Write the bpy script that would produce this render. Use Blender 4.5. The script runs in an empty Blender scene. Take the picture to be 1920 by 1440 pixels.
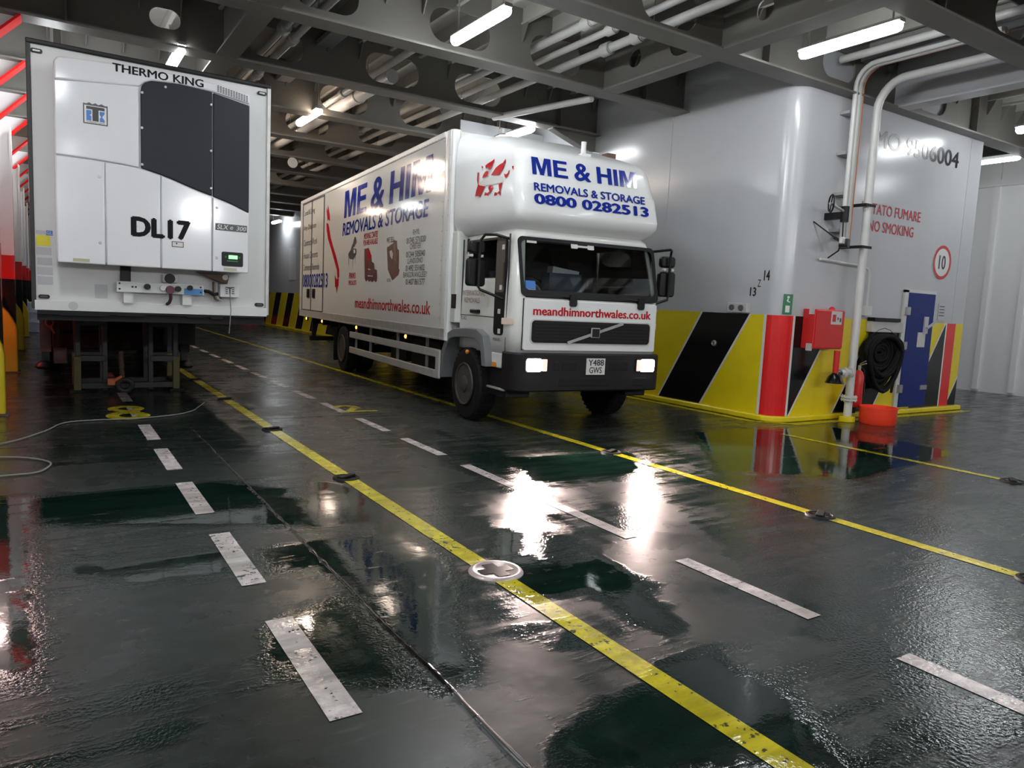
import bpy, bmesh, math, random
import numpy as np
from mathutils import Vector, Matrix, noise

random.seed(7)
SC = bpy.context.scene
COL = SC.collection
PI = math.pi

# ------------------------------------------------------------------ camera, world, exposure
CAM_Z = 1.6
cam_d = bpy.data.cameras.new('camera')
cam = bpy.data.objects.new('camera', cam_d)
COL.objects.link(cam)
SC.camera = cam
cam_d.sensor_width = 36.0
cam_d.lens = 1366.48 / 1920 * 36.0
cam_d.clip_start = 0.05
cam_d.clip_end = 300


def cam_axes(yaw, pitch, roll):
    fwd = Vector((math.sin(yaw) * math.cos(pitch), math.cos(yaw) * math.cos(pitch), -math.sin(pitch)))
    right = Vector((math.cos(yaw), -math.sin(yaw), 0))
    up = right.cross(fwd)
    r = right * math.cos(roll) + up * math.sin(roll)
    u = -right * math.sin(roll) + up * math.cos(roll)
    return r, u, fwd


_r, _u, _f = cam_axes(math.radians(32.743), math.radians(6.2606), math.radians(2.7155))
cam.matrix_world = Matrix(((_r.x, _u.x, -_f.x, 0), (_r.y, _u.y, -_f.y, 0), (_r.z, _u.z, -_f.z, CAM_Z), (0, 0, 0, 1)))

world = bpy.data.worlds.new('hold')
SC.world = world
world.use_nodes = True
world.node_tree.nodes['Background'].inputs[0].default_value = (0.55, 0.6, 0.65, 1)
world.node_tree.nodes['Background'].inputs[1].default_value = 0.03
SC.view_settings.view_transform = 'Standard'
SC.view_settings.look = 'None'
SC.view_settings.gamma = 1.0
SC.view_settings.use_curve_mapping = False
SC.view_settings.exposure = 0.95
SC.cycles.sample_clamp_indirect = 6.0
SC.cycles.max_bounces = 8
SC.cycles.glossy_bounces = 4
SC.cycles.diffuse_bounces = 4
SC.cycles.transparent_max_bounces = 12

COOL = (0.93, 0.97, 1.0)
WARM = (1.0, 0.80, 0.64)
TUBE = 26.0          # radiance of a fluorescent diffuser


# ------------------------------------------------------------------ materials
def nodes_of(m):
    m.use_nodes = True
    nt = m.node_tree
    return nt, nt.nodes, nt.links, nt.nodes['Principled BSDF']


MATS = {}


def mat(name, col, rough=0.5, metal=0.0, var=0.1, scale=4.0, bump=0.0, bscale=40.0, coat=0.0, spec=0.5,
        dirt=0.0, dirtcol=(0.05, 0.04, 0.03), stretch=(1, 1, 1)):
    if name in MATS:
        return MATS[name]
    m = bpy.data.materials.new(name)
    nt, N, L, b = nodes_of(m)
    tc = N.new('ShaderNodeTexCoord')
    mp = N.new('ShaderNodeMapping')
    mp.inputs['Scale'].default_value = stretch
    L.new(tc.outputs['Object'], mp.inputs[0])
    nz = N.new('ShaderNodeTexNoise')
    nz.inputs['Scale'].default_value = scale
    nz.inputs['Detail'].default_value = 5
    L.new(mp.outputs[0], nz.inputs['Vector'])
    mx = N.new('ShaderNodeMix')
    mx.data_type = 'RGBA'
    mx.inputs[6].default_value = tuple(max(0, c * (1 - var)) for c in col) + (1,)
    mx.inputs[7].default_value = tuple(min(1, c * (1 + var)) for c in col) + (1,)
    L.new(nz.outputs[0], mx.inputs[0])
    out = mx.outputs[2]
    if dirt > 0:
        n2 = N.new('ShaderNodeTexNoise')
        n2.inputs['Scale'].default_value = scale * 0.6
        n2.inputs['Detail'].default_value = 8
        n2.inputs['Roughness'].default_value = 0.7
        L.new(mp.outputs[0], n2.inputs['Vector'])
        rp = N.new('ShaderNodeMapRange')
        rp.inputs[1].default_value = 0.48
        rp.inputs[2].default_value = 0.8
        rp.inputs[4].default_value = dirt
        L.new(n2.outputs[0], rp.inputs[0])
        m2 = N.new('ShaderNodeMix')
        m2.data_type = 'RGBA'
        L.new(rp.outputs[0], m2.inputs[0])
        L.new(out, m2.inputs[6])
        m2.inputs[7].default_value = dirtcol + (1,)
        out = m2.outputs[2]
    L.new(out, b.inputs['Base Color'])
    b.inputs['Roughness'].default_value = rough
    b.inputs['Metallic'].default_value = metal
    b.inputs['Specular IOR Level'].default_value = spec
    b.inputs['Coat Weight'].default_value = coat
    b.inputs['Coat Roughness'].default_value = 0.08
    if bump > 0:
        n3 = N.new('ShaderNodeTexNoise')
        n3.inputs['Scale'].default_value = bscale
        n3.inputs['Detail'].default_value = 3
        L.new(mp.outputs[0], n3.inputs['Vector'])
        bp = N.new('ShaderNodeBump')
        bp.inputs['Strength'].default_value = bump
        bp.inputs['Distance'].default_value = 0.01
        L.new(n3.outputs[0], bp.inputs['Height'])
        L.new(bp.outputs[0], b.inputs['Normal'])
    MATS[name] = m
    return m


def emit(name, col, strength):
    if name in MATS:
        return MATS[name]
    m = bpy.data.materials.new(name)
    nt, N, L, b = nodes_of(m)
    b.inputs['Base Color'].default_value = (0.8, 0.8, 0.8, 1)
    b.inputs['Emission Color'].default_value = tuple(col) + (1,)
    b.inputs['Emission Strength'].default_value = strength
    MATS[name] = m
    return m


def glass(name, tint, rough=0.02, alpha=0.25):
    m = bpy.data.materials.new(name)
    nt, N, L, b = nodes_of(m)
    N.remove(b)
    tr = N.new('ShaderNodeBsdfTransparent')
    tr.inputs[0].default_value = tuple(tint) + (1,)
    gl = N.new('ShaderNodeBsdfGlossy')
    gl.inputs['Roughness'].default_value = rough
    fr = N.new('ShaderNodeFresnel')
    fr.inputs[0].default_value = 1.5
    mx = N.new('ShaderNodeMixShader')
    L.new(fr.outputs[0], mx.inputs[0])
    L.new(tr.outputs[0], mx.inputs[1])
    L.new(gl.outputs[0], mx.inputs[2])
    L.new(mx.outputs[0], N['Material Output'].inputs[0])
    MATS[name] = m
    return m


M_hullw = mat('bright white side paint', (0.80, 0.80, 0.80), 0.3, var=0.05, scale=1.2, dirt=0.1, dirtcol=(0.4, 0.38, 0.36), stretch=(1, 1, 0.25))
M_hull = mat('white hull paint', (0.50, 0.51, 0.53), 0.20, var=0.06, scale=1.2, bump=0.05, bscale=2.0, dirt=0.12, dirtcol=(0.3, 0.28, 0.26), stretch=(1, 1, 0.25))
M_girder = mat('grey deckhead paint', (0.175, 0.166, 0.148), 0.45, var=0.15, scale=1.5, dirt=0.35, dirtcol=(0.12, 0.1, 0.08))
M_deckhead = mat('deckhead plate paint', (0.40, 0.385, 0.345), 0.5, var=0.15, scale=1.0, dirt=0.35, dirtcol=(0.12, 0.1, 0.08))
M_pipe = mat('grey pipe paint', (0.5, 0.5, 0.48), 0.4, var=0.1, scale=3, dirt=0.25, dirtcol=(0.15, 0.12, 0.1))
M_wpipe = mat('white pipe paint', (0.62, 0.62, 0.6), 0.35, var=0.08, scale=3, dirt=0.2, dirtcol=(0.25, 0.22, 0.2))
M_yel = mat('yellow hazard paint', (0.78, 0.62, 0.012), 0.25, var=0.1, scale=3, dirt=0.15, dirtcol=(0.2, 0.15, 0.03))
M_blk = mat('black hazard paint', (0.005, 0.005, 0.0055), 0.2, var=0.2, scale=3, spec=0.4)
M_red = mat('red hazard paint', (0.72, 0.018, 0.018), 0.2, var=0.1, scale=3)
M_linew = mat('white stripe edging', (0.7, 0.7, 0.68), 0.3, var=0.05)
M_rust = mat('rusted steel', (0.12, 0.07, 0.05), 0.7, var=0.4, scale=12)
M_dark = mat('black plastic', (0.005, 0.005, 0.006), 0.4, var=0.2, scale=6, spec=0.3)
M_rubber = mat('black rubber', (0.006, 0.006, 0.0065), 0.75, var=0.25, scale=9, bump=0.2, spec=0.25)
M_steel = mat('galvanised steel', (0.42, 0.42, 0.42), 0.4, metal=0.7, var=0.15, scale=8)
M_alu = mat('aluminium rail', (0.55, 0.55, 0.53), 0.45, metal=0.35, var=0.12, scale=6, dirt=0.25)
M_white = mat('white vehicle paint', (0.74, 0.75, 0.75), 0.28, var=0.03, scale=2, coat=0.3, dirt=0.08, dirtcol=(0.4, 0.37, 0.33))
M_cream = mat('cream vehicle paint', (0.70, 0.71, 0.67), 0.3, var=0.04, scale=2, coat=0.3, dirt=0.12, dirtcol=(0.36, 0.33, 0.28))
M_panel = mat('box panel skin', (0.73, 0.73, 0.70), 0.12, var=0.03, scale=1.5, bump=0.02, bscale=1.5, coat=0.3, dirt=0.08, dirtcol=(0.4, 0.37, 0.32))
M_grime = mat('grimy aluminium', (0.4, 0.39, 0.37), 0.5, metal=0.2, var=0.2, scale=8, dirt=0.45, dirtcol=(0.12, 0.1, 0.09))
M_chassis = mat('chassis black', (0.007, 0.0065, 0.0065), 0.6, var=0.3, scale=6, spec=0.3)
M_bumper = mat('charcoal bumper plastic', (0.009, 0.008, 0.009), 0.5, var=0.15, scale=5, spec=0.3)
M_arch = mat('grey arch plastic', (0.17, 0.18, 0.19), 0.45, var=0.1, scale=5, dirt=0.2)
M_blue = mat('blue vinyl lettering', (0.010, 0.028, 0.27), 0.10, var=0.06, scale=5)
M_redv = mat('red vinyl lettering', (0.5, 0.015, 0.02), 0.14, var=0.06, scale=5)
M_redmatt = mat('matt red bracket paint', (0.80, 0.015, 0.015), 0.85, var=0.06, scale=3, spec=0.1)
M_stencil = mat('red stencil paint', (0.50, 0.04, 0.05), 0.5, var=0.1, scale=5)
M_greyv = mat('grey vinyl lettering', (0.10, 0.095, 0.095), 0.2, var=0.06, scale=5)
M_blackv = mat('black vinyl lettering', (0.015, 0.015, 0.018), 0.3, var=0.1, scale=5)
M_blackm = mat('matt black vinyl lettering', (0.008, 0.008, 0.010), 0.5, var=0.1, scale=5, spec=0.12)
M_brown = mat('brown printed carton', (0.16, 0.075, 0.055), 0.3, var=0.25, scale=9)
M_maroon = mat('maroon printed crates', (0.11, 0.04, 0.045), 0.3, var=0.3, scale=9)
M_printw = mat('pale print', (0.6, 0.58, 0.55), 0.3, var=0.05)
M_glass = glass('windscreen glass', (0.84, 0.87, 0.86))
M_glassc = glass('clear side glass', (0.93, 0.95, 0.94))
M_rim = mat('grimy wheel steel', (0.065, 0.06, 0.056), 0.6, metal=0.2, var=0.3, scale=9)
M_glassd = glass('dark cab glass', (0.16, 0.14, 0.14))
M_interior = mat('dark cab trim', (0.010, 0.010, 0.012), 0.7, var=0.2)
M_seat = mat('cab seat cloth', (0.012, 0.013, 0.016), 0.9, var=0.2, scale=20)
M_amber = emit('amber lamp glow', (1.0, 0.36, 0.04), 3.5)
M_amberoff = mat('amber lens', (0.7, 0.25, 0.02), 0.25)
M_head = emit('headlamp glow', (1.0, 0.78, 0.72), 55.0)
M_lens = mat('clear lamp lens', (0.75, 0.6, 0.5), 0.15)
M_tube = emit('cool tube glow', COOL, TUBE)
M_tubew = emit('warm tube glow', WARM, TUBE * 1.0)
M_lampbody = mat('lamp housing', (0.35, 0.35, 0.34), 0.5)
M_charcoal = mat('charcoal mesh grille', (0.012, 0.014, 0.021), 0.4, var=0.15, scale=5, spec=0.25)
M_fridge = mat('white fridge unit', (0.74, 0.75, 0.77), 0.11, var=0.02, scale=2, coat=0.1, dirt=0.05, dirtcol=(0.45, 0.42, 0.4))
M_fridgewall = mat('off white trailer wall', (0.66, 0.67, 0.66), 0.35, var=0.04, scale=2, dirt=0.12, dirtcol=(0.38, 0.34, 0.3), stretch=(1, 1, 0.4))
M_seam = mat('dark seam', (0.03, 0.03, 0.035), 0.6)
M_logoblue = mat('logo blue', (0.04, 0.17, 0.5), 0.3)
M_screen = emit('green display glow', (0.05, 1.0, 0.08), 1.2)
M_yelsign = mat('yellow sticker', (0.75, 0.65, 0.02), 0.4)
M_paper = mat('grey paper sticker', (0.5, 0.5, 0.53), 0.6, var=0.06)
M_bluesign = mat('blue sticker', (0.06, 0.25, 0.55), 0.4)
M_locker = mat('blue locker paint', (0.006, 0.020, 0.17), 0.4, var=0.1, scale=2, spec=0.25)
M_firered = mat('fire red paint', (0.62, 0.02, 0.02), 0.3, var=0.08, scale=3)
M_tub = mat('orange red tub plastic', (0.95, 0.06, 0.02), 0.4, var=0.05)
M_green = mat('green exit sign', (0.01, 0.16, 0.06), 0.4)
M_rope = mat('pale rope', (0.20, 0.20, 0.18), 0.8)
M_orangecable = mat('orange cable', (0.6, 0.16, 0.03), 0.5)
M_postyel = mat('yellow guard paint', (0.62, 0.47, 0.02), 0.3, var=0.12, scale=3, dirt=0.25, dirtcol=(0.15, 0.1, 0.03))
M_trestle = mat('grey trestle paint', (0.03, 0.03, 0.031), 0.5, var=0.2, scale=6)
M_trestley = mat('dirty yellow trestle feet', (0.11, 0.09, 0.014), 0.5, var=0.25, scale=6)
M_landing = mat('red lit landing leg', (0.22, 0.10, 0.09), 0.5, var=0.15, scale=6)  # grey steel leg with red lamp light put into its colour
M_lash = mat('orange lashing paint', (0.7, 0.16, 0.05), 0.45, var=0.15)
M_bluebin = mat('blue crate plastic', (0.012, 0.03, 0.075), 0.5)


# ------------------------------------------------------------------ mesh builder
class MB:
    def __init__(self):
        self.bm = bmesh.new()
        self.mi = 0

    def m(self, i):
        self.mi = i
        return self

    def face(self, vs):
        try:
            f = self.bm.faces.new(vs)
            f.material_index = self.mi
            return f
        except ValueError:
            return None

    def box(self, a, b, rot=None, piv=None):
        x0, y0, z0 = a
        x1, y1, z1 = b
        co = [(x0, y0, z0), (x1, y0, z0), (x1, y1, z0), (x0, y1, z0), (x0, y0, z1), (x1, y0, z1), (x1, y1, z1), (x0, y1, z1)]
        if rot is not None:
            c = Vector(piv) if piv else Vector(((x0 + x1) / 2, (y0 + y1) / 2, (z0 + z1) / 2))
            co = [c + rot @ (Vector(p) - c) for p in co]
        v = [self.bm.verts.new(p) for p in co]
        for f in ((3, 2, 1, 0), (4, 5, 6, 7), (0, 1, 5, 4), (1, 2, 6, 5), (2, 3, 7, 6), (3, 0, 4, 7)):
            self.face([v[i] for i in f])
        return self

    def bar(self, p0, p1, w, h=None, up=(0, 0, 1)):
        """rectangular bar between two points"""
        h = h or w
        p0, p1 = Vector(p0), Vector(p1)
        d = (p1 - p0).normalized()
        u = Vector(up)
        if abs(d.dot(u)) > 0.98:
            u = Vector((0, 1, 0))
        s = d.cross(u).normalized()
        t = s.cross(d).normalized()
        v = []
        for p in (p0, p1):
            for a, b in ((-1, -1), (1, -1), (1, 1), (-1, 1)):
                v.append(self.bm.verts.new(p + s * a * w / 2 + t * b * h / 2))
        for f in ((3, 2, 1, 0), (4, 5, 6, 7), (0, 1, 5, 4), (1, 2, 6, 5), (2, 3, 7, 6), (3, 0, 4, 7)):
            self.face([v[i] for i in f])
        return self

    def tube(self, pts, r, n=10, cap=True, closed=False):
        pts = [Vector(p) for p in pts]
        rs = r if isinstance(r, (list, tuple)) else [r] * len(pts)
        rings = []
        ref = None
        K = len(pts)
        for i, p in enumerate(pts):
            if closed:
                d = pts[(i + 1) % K] - pts[i - 1]
            else:
                d = pts[min(i + 1, K - 1)] - pts[max(i - 1, 0)]
            d.normalize()
            if ref is None:
                ref = Vector((0, 0, 1)) if abs(d.z) < 0.9 else Vector((1, 0, 0))
            s = d.cross(ref)
            if s.length < 1e-5:
                s = d.cross(Vector((0.3, 0.7, 0.2)))
            s.normalize()
            t = s.cross(d).normalized()
            ref = t
            rings.append([self.bm.verts.new(p + (s * math.cos(2 * PI * k / n) + t * math.sin(2 * PI * k / n)) * rs[i]) for k in range(n)])
        for i in range(K if closed else K - 1):
            a, b = rings[i], rings[(i + 1) % K]
            for k in range(n):
                self.face([a[k], a[(k + 1) % n], b[(k + 1) % n], b[k]])
        if cap and not closed:
            self.face(rings[0][::-1])
            self.face(rings[-1])
        return self

    def cyl(self, p0, p1, r, n=16, r1=None):
        return self.tube([p0, p1], [r, r if r1 is None else r1], n)

    def lathe(self, prof, o=(0, 0, 0), axis='z', n=24):
        """prof: (radius, along) list"""
        o = Vector(o)
        rings = []
        for r, a in prof:
            ring = []
            for k in range(n):
                c, s = math.cos(2 * PI * k / n) * r, math.sin(2 * PI * k / n) * r
                p = {'z': (c, s, a), 'x': (a, c, s), 'y': (s, a, c)}[axis]
                ring.append(self.bm.verts.new(o + Vector(p)))
            rings.append(ring)
        for i in range(len(rings) - 1):
            for k in range(n):
                self.face([rings[i][k], rings[i][(k + 1) % n], rings[i + 1][(k + 1) % n], rings[i + 1][k]])
        if prof[0][0] > 1e-4:
            self.face(rings[0][::-1])
        if prof[-1][0] > 1e-4:
            self.face(rings[-1])
        return self

    def prism(self, poly, o, U, V, depth, holes=()):
        """flat outline poly (a,b) at o+aU+bV, extruded by depth along UxV; may have holes"""
        o, U, V = Vector(o), Vector(U), Vector(V)
        nrm = U.cross(V).normalized()
        area = sum(poly[i][0] * poly[(i + 1) % len(poly)][1] - poly[(i + 1) % len(poly)][0] * poly[i][1] for i in range(len(poly)))
        if area < 0:
            poly = poly[::-1]
        P = lambda a, b, k: o + U * a + V * b + nrm * (depth * k)
        if not holes:
            lo = [self.bm.verts.new(P(a, b, 0)) for a, b in poly]
            hi = [self.bm.verts.new(P(a, b, 1)) for a, b in poly]
            self.face(hi)
            self.face(lo[::-1])
            for i in range(len(poly)):
                j = (i + 1) % len(poly)
                self.face([lo[i], lo[j], hi[j], hi[i]])
            return self
        for k in (0, 1):
            edges = []
            for lp in [poly] + list(holes):
                vs = [self.bm.verts.new(P(a, b, k)) for a, b in lp]
                edges += [self.bm.edges.new((vs[i], vs[(i + 1) % len(vs)])) for i in range(len(vs))]
            res = bmesh.ops.triangle_fill(self.bm, edges=edges, use_beauty=True, use_dissolve=False)
            for g in res['geom']:
                if isinstance(g, bmesh.types.BMFace):
                    g.material_index = self.mi
        for lp in [poly] + list(holes):
            a_ = [self.bm.verts.new(P(a, b, 0)) for a, b in lp]
            b_ = [self.bm.verts.new(P(a, b, 1)) for a, b in lp]
            for i in range(len(lp)):
                j = (i + 1) % len(lp)
                self.face([a_[i], a_[j], b_[j], b_[i]])
        return self

    def sphere(self, c, r, n=12, m=8, sc=(1, 1, 1)):
        c = Vector(c)
        rings = []
        for i in range(1, m):
            th = PI * i / m
            rings.append([self.bm.verts.new(c + Vector((r * sc[0] * math.sin(th) * math.cos(2 * PI * k / n), r * sc[1] * math.sin(th) * math.sin(2 * PI * k / n), r * sc[2] * math.cos(th)))) for k in range(n)])
        t = self.bm.verts.new(c + Vector((0, 0, r * sc[2])))
        b = self.bm.verts.new(c - Vector((0, 0, r * sc[2])))
        for k in range(n):
            self.face([t, rings[0][k], rings[0][(k + 1) % n]])
            self.face([b, rings[-1][(k + 1) % n], rings[-1][k]])
            for i in range(m - 2):
                self.face([rings[i][k], rings[i + 1][k], rings[i + 1][(k + 1) % n], rings[i][(k + 1) % n]])
        return self

    def text(self, s, o, U, V, height, width=None, bold=0.0, depth=0.002, shear=0.0, curve=None):
        """letters standing on o, running along U, rising along V; fitted to width"""
        cu = bpy.data.curves.new('t', 'FONT')
        cu.body = s
        cu.size = 1.0
        cu.shear = shear
        cu.resolution_u = 3
        ob = bpy.data.objects.new('t', cu)
        COL.objects.link(ob)
        dg = bpy.context.evaluated_depsgraph_get()
        me = bpy.data.meshes.new_from_object(ob.evaluated_get(dg))
        bpy.data.objects.remove(ob)
        bpy.data.curves.remove(cu)
        xs = [v.co.x for v in me.vertices]
        ys = [v.co.y for v in me.vertices]
        if not xs:
            return self
        x0, x1 = min(xs), max(xs)
        y0, y1 = min(ys), max(ys)
        sy = height / (y1 - y0)
        sx = (width / (x1 - x0)) if width else sy
        o, U, V = Vector(o), Vector(U).normalized(), Vector(V).normalized()
        nr = U.cross(V)
        sh = [(0, 0)]
        if bold > 0:                      # heavier strokes: the same letters laid over themselves, slightly shifted
            sh = [(0, 0), (-bold, 0), (bold, 0), (0, -bold * 0.7), (0, bold * 0.7)]
            if bold > 0.02:
                sh += [(-bold / 2, 0), (bold / 2, 0)]
        for k, (dx, dy) in enumerate(sh):
            vs = [self.bm.verts.new(o + U * ((v.co.x - x0 + dx) * sx) + V * ((v.co.y - y0 + dy) * sy) + nr * (depth + 0.0002 * k)) for v in me.vertices]
            for p in me.polygons:
                self.face([vs[i] for i in p.vertices])
        bpy.data.meshes.remove(me)
        return self

    def word(self, s, o, U, V, height, width, depth=0.004, shear=0.0):
        """heavy block capitals drawn as outlines (M, E, H, I), ampersand from the font"""
        GL = {'M': (0.95, [(0, 0), (.21, 0), (.21, .70), (.385, 0), (.565, 0), (.74, .70), (.74, 0), (.95, 0), (.95, 1), (.63, 1), (.475, .36), (.32, 1), (0, 1)]),
              'E': (0.72, [(0, 0), (.72, 0), (.72, .17), (.22, .17), (.22, .43), (.66, .43), (.66, .60), (.22, .60), (.22, .83), (.70, .83), (.70, 1), (0, 1)]),
              'H': (0.80, [(0, 0), (.22, 0), (.22, .42), (.58, .42), (.58, 0), (.80, 0), (.80, 1), (.58, 1), (.58, .60), (.22, .60), (.22, 1), (0, 1)]),
              'I': (0.22, [(0, 0), (.22, 0), (.22, 1), (0, 1)])}
        adv, items = 0.0, []
        for ch in s:
            if ch == ' ':
                adv += 0.26
                continue
            items.append((ch, adv))
            adv += (GL[ch][0] if ch in GL else 0.80) + 0.11
        tot = adv - 0.11
        sx = width / tot
        o, U, V = Vector(o), Vector(U).normalized(), Vector(V).normalized()
        nr = U.cross(V)
        for ch, a in items:
            if ch in GL:
                vs = [self.bm.verts.new(o + U * ((a + x) * sx + shear * y * height) + V * (y * height) + nr * depth) for x, y in GL[ch][1]]
                self.face(vs)
            else:
                self.text(ch, o + U * (a * sx), U, V, height, 0.80 * sx, bold=0.03, depth=depth, shear=shear)
        return self

    def build(self, name, mats, parent=None, smooth=35, bevel=0.0, seg=2, loc=None, recalc=True, weld=False):
        if weld:
            bmesh.ops.remove_doubles(self.bm, verts=self.bm.verts, dist=1e-4)
        if recalc:
            bmesh.ops.recalc_face_normals(self.bm, faces=self.bm.faces)
        me = bpy.data.meshes.new(name)
        self.bm.to_mesh(me)
        self.bm.free()
        for mm in (mats if isinstance(mats, (list, tuple)) else [mats]):
            me.materials.append(mm)
        if smooth:
            for p in me.polygons:
                p.use_smooth = True
            me.set_sharp_from_angle(angle=math.radians(smooth))
        o = bpy.data.objects.new(name, me)
        COL.objects.link(o)
        if parent is not None:
            o.parent = parent
        if loc is not None:
            o.location = loc
        if bevel > 0:
            bv = o.modifiers.new('edge', 'BEVEL')
            bv.width = bevel
            bv.segments = seg
            bv.limit_method = 'ANGLE'
            bv.angle_limit = math.radians(40)
            bv.harden_normals = False
        return o


def tag(o, label, cat, group=None):
    o['label'] = label
    o['category'] = cat
    if group:
        o['group'] = group
    return o


def thing(name, label, cat, loc=(0, 0, 0), rz=0.0, group=None):
    o = bpy.data.objects.new(name, None)
    o.empty_display_size = 0.2
    COL.objects.link(o)
    o.location = loc
    o.rotation_euler = (0, 0, rz)
    return tag(o, label, cat, group)


def struct(o):
    o['kind'] = 'structure'
    return o


def rrect(a0, b0, a1, b1, r, n=5):
    pts = []
    for cx, cy, s in ((a1 - r, b0 + r, -PI / 2), (a1 - r, b1 - r, 0), (a0 + r, b1 - r, PI / 2), (a0 + r, b0 + r, PI)):
        for k in range(n + 1):
            t = s + PI / 2 * k / n
            pts.append((cx + r * math.cos(t), cy + r * math.sin(t)))
    return pts


X, Y, Z = Vector((1, 0, 0)), Vector((0, 1, 0)), Vector((0, 0, 1))
FLANGE = 4.98      # underside of the deck girders
DECK = 5.86        # underside of the deck plate above
TY = [-7.1, -4.75, -2.4, -0.05, 2.35, 4.7, 7.0, 9.4, 11.75, 14.1, 16.45, 18.8, 21.15, 23.5, 25.85, 28.2, 30.55, 32.9, 35.25, 37.6, 40, 42.4, 44.8]
CX, CY = 9.25, 7.05    # near corner of the casing block
#@@SETTING

# ================================================================== SETTING
BLOBS = {
    'W1': [(-0.11, 6.32), (0.20, 6.36), (1.16, 6.39), (1.66, 5.94), (1.64, 5.20), (1.46, 4.92), (0.94, 5.15), (0.44, 5.37), (-0.09, 5.60)],
    'W2': [(0.06, 4.54), (0.09, 4.80), (0.56, 4.74), (0.93, 4.73), (1.04, 4.26), (0.88, 4.20), (0.37, 4.27)],
    'W3': [(1.08, 4.55), (1.50, 4.59), (1.58, 4.01), (1.35, 3.93), (1.07, 4.25)],
    'W4': [(2.06, 6.50), (2.22, 6.22), (2.04, 3.79), (1.63, 2.89), (1.56, 2.44), (1.32, 2.51), (1.36, 3.29), (1.38, 4.20), (1.55, 5.23)],
    'W5': [(0.85, 3.47), (1.30, 3.61), (1.27, 3.07), (1.24, 2.65), (0.87, 2.90), (0.76, 3.16)],
    'W6': [(2.73, 4.29), (3.05, 4.02), (3.03, 2.94), (2.87, 2.47), (2.55, 2.49), (2.51, 2.94), (2.17, 3.27), (2.42, 3.93)],
    'W7': [(1.61, 2.02), (2.08, 2.12), (2.60, 1.94), (2.52, 1.66), (2.42, 1.37), (1.40, 1.92)],
    'W8': [(2.36, 2.29), (2.62, 2.21), (2.62, 1.74), (2.32, 1.64), (2.25, 1.89)],
    'W9': [(2.35, 2.87), (2.59, 2.68), (2.35, 2.46), (2.05, 2.62)],
    'W10': [(-0.44, 6.54), (-0.11, 6.40), (-0.05, 3.37), (-0.28, 3.36)],
    'W11': [(4.07, 6.26), (5.48, 6.03), (4.95, 5.28), (3.70, 5.32)],
    'W12': [(7.34, 6.83), (9.90, 6.49), (9.66, 4.54), (6.83, 4.18), (5.86, 5.06)],
    'W13': [(3.63, 2.48), (3.77, 2.17), (3.40, 2.00), (3.15, 2.19)],
    'D1': [(0.27, 4.72), (0.89, 4.86), (1.95, 4.77), (1.86, 4.55), (0.91, 4.63), (0.29, 4.59)],
    'D2': [(0.06, 4.22), (0.86, 4.08), (0.94, 3.71), (0.80, 3.14), (0.18, 3.16), (0.05, 3.37)],
    'D3': [(1.40, 2.52), (1.83, 2.73), (2.10, 2.47), (1.72, 2.17), (1.49, 2.02), (1.53, 1.85), (1.34, 1.96), (1.36, 2.36)],
    'D4': [(3.02, 5.11), (4.72, 5.02), (4.03, 3.58), (3.62, 2.85), (2.92, 2.82), (3.08, 3.87), (2.69, 4.31)],
    'D5': [(0.98, 4.01), (1.35, 4.12), (1.20, 3.74), (0.99, 3.69)],
    'D6': [(2.25, 3.07), (2.58, 3.12), (2.51, 2.45), (2.25, 2.34), (2.18, 2.61)],
    'D7': [(2.83, 2.95), (3.18, 2.87), (3.47, 2.17), (3.00, 2.07), (2.73, 2.34)],
    'D8': [(-0.35, 7.42), (2.13, 7.23), (3.25, 7.12), (3.29, 5.58), (2.28, 5.60), (1.87, 6.35), (0.02, 6.43), (-0.32, 6.57)],
    'M1': [(3.62, 2.40), (4.67, 2.50), (4.90, 1.86), (3.14, 1.13), (3.17, 1.55), (3.35, 2.02)],
    'M2': [(3.17, 4.54), (4.10, 4.48), (3.62, 3.76), (2.70, 3.48), (2.50, 3.79)],
    'D10': [(0.83, 2.77), (1.27, 2.50), (1.30, 2.12), (1.29, 1.99), (0.29, 2.52), (0.51, 2.81)],
}


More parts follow.
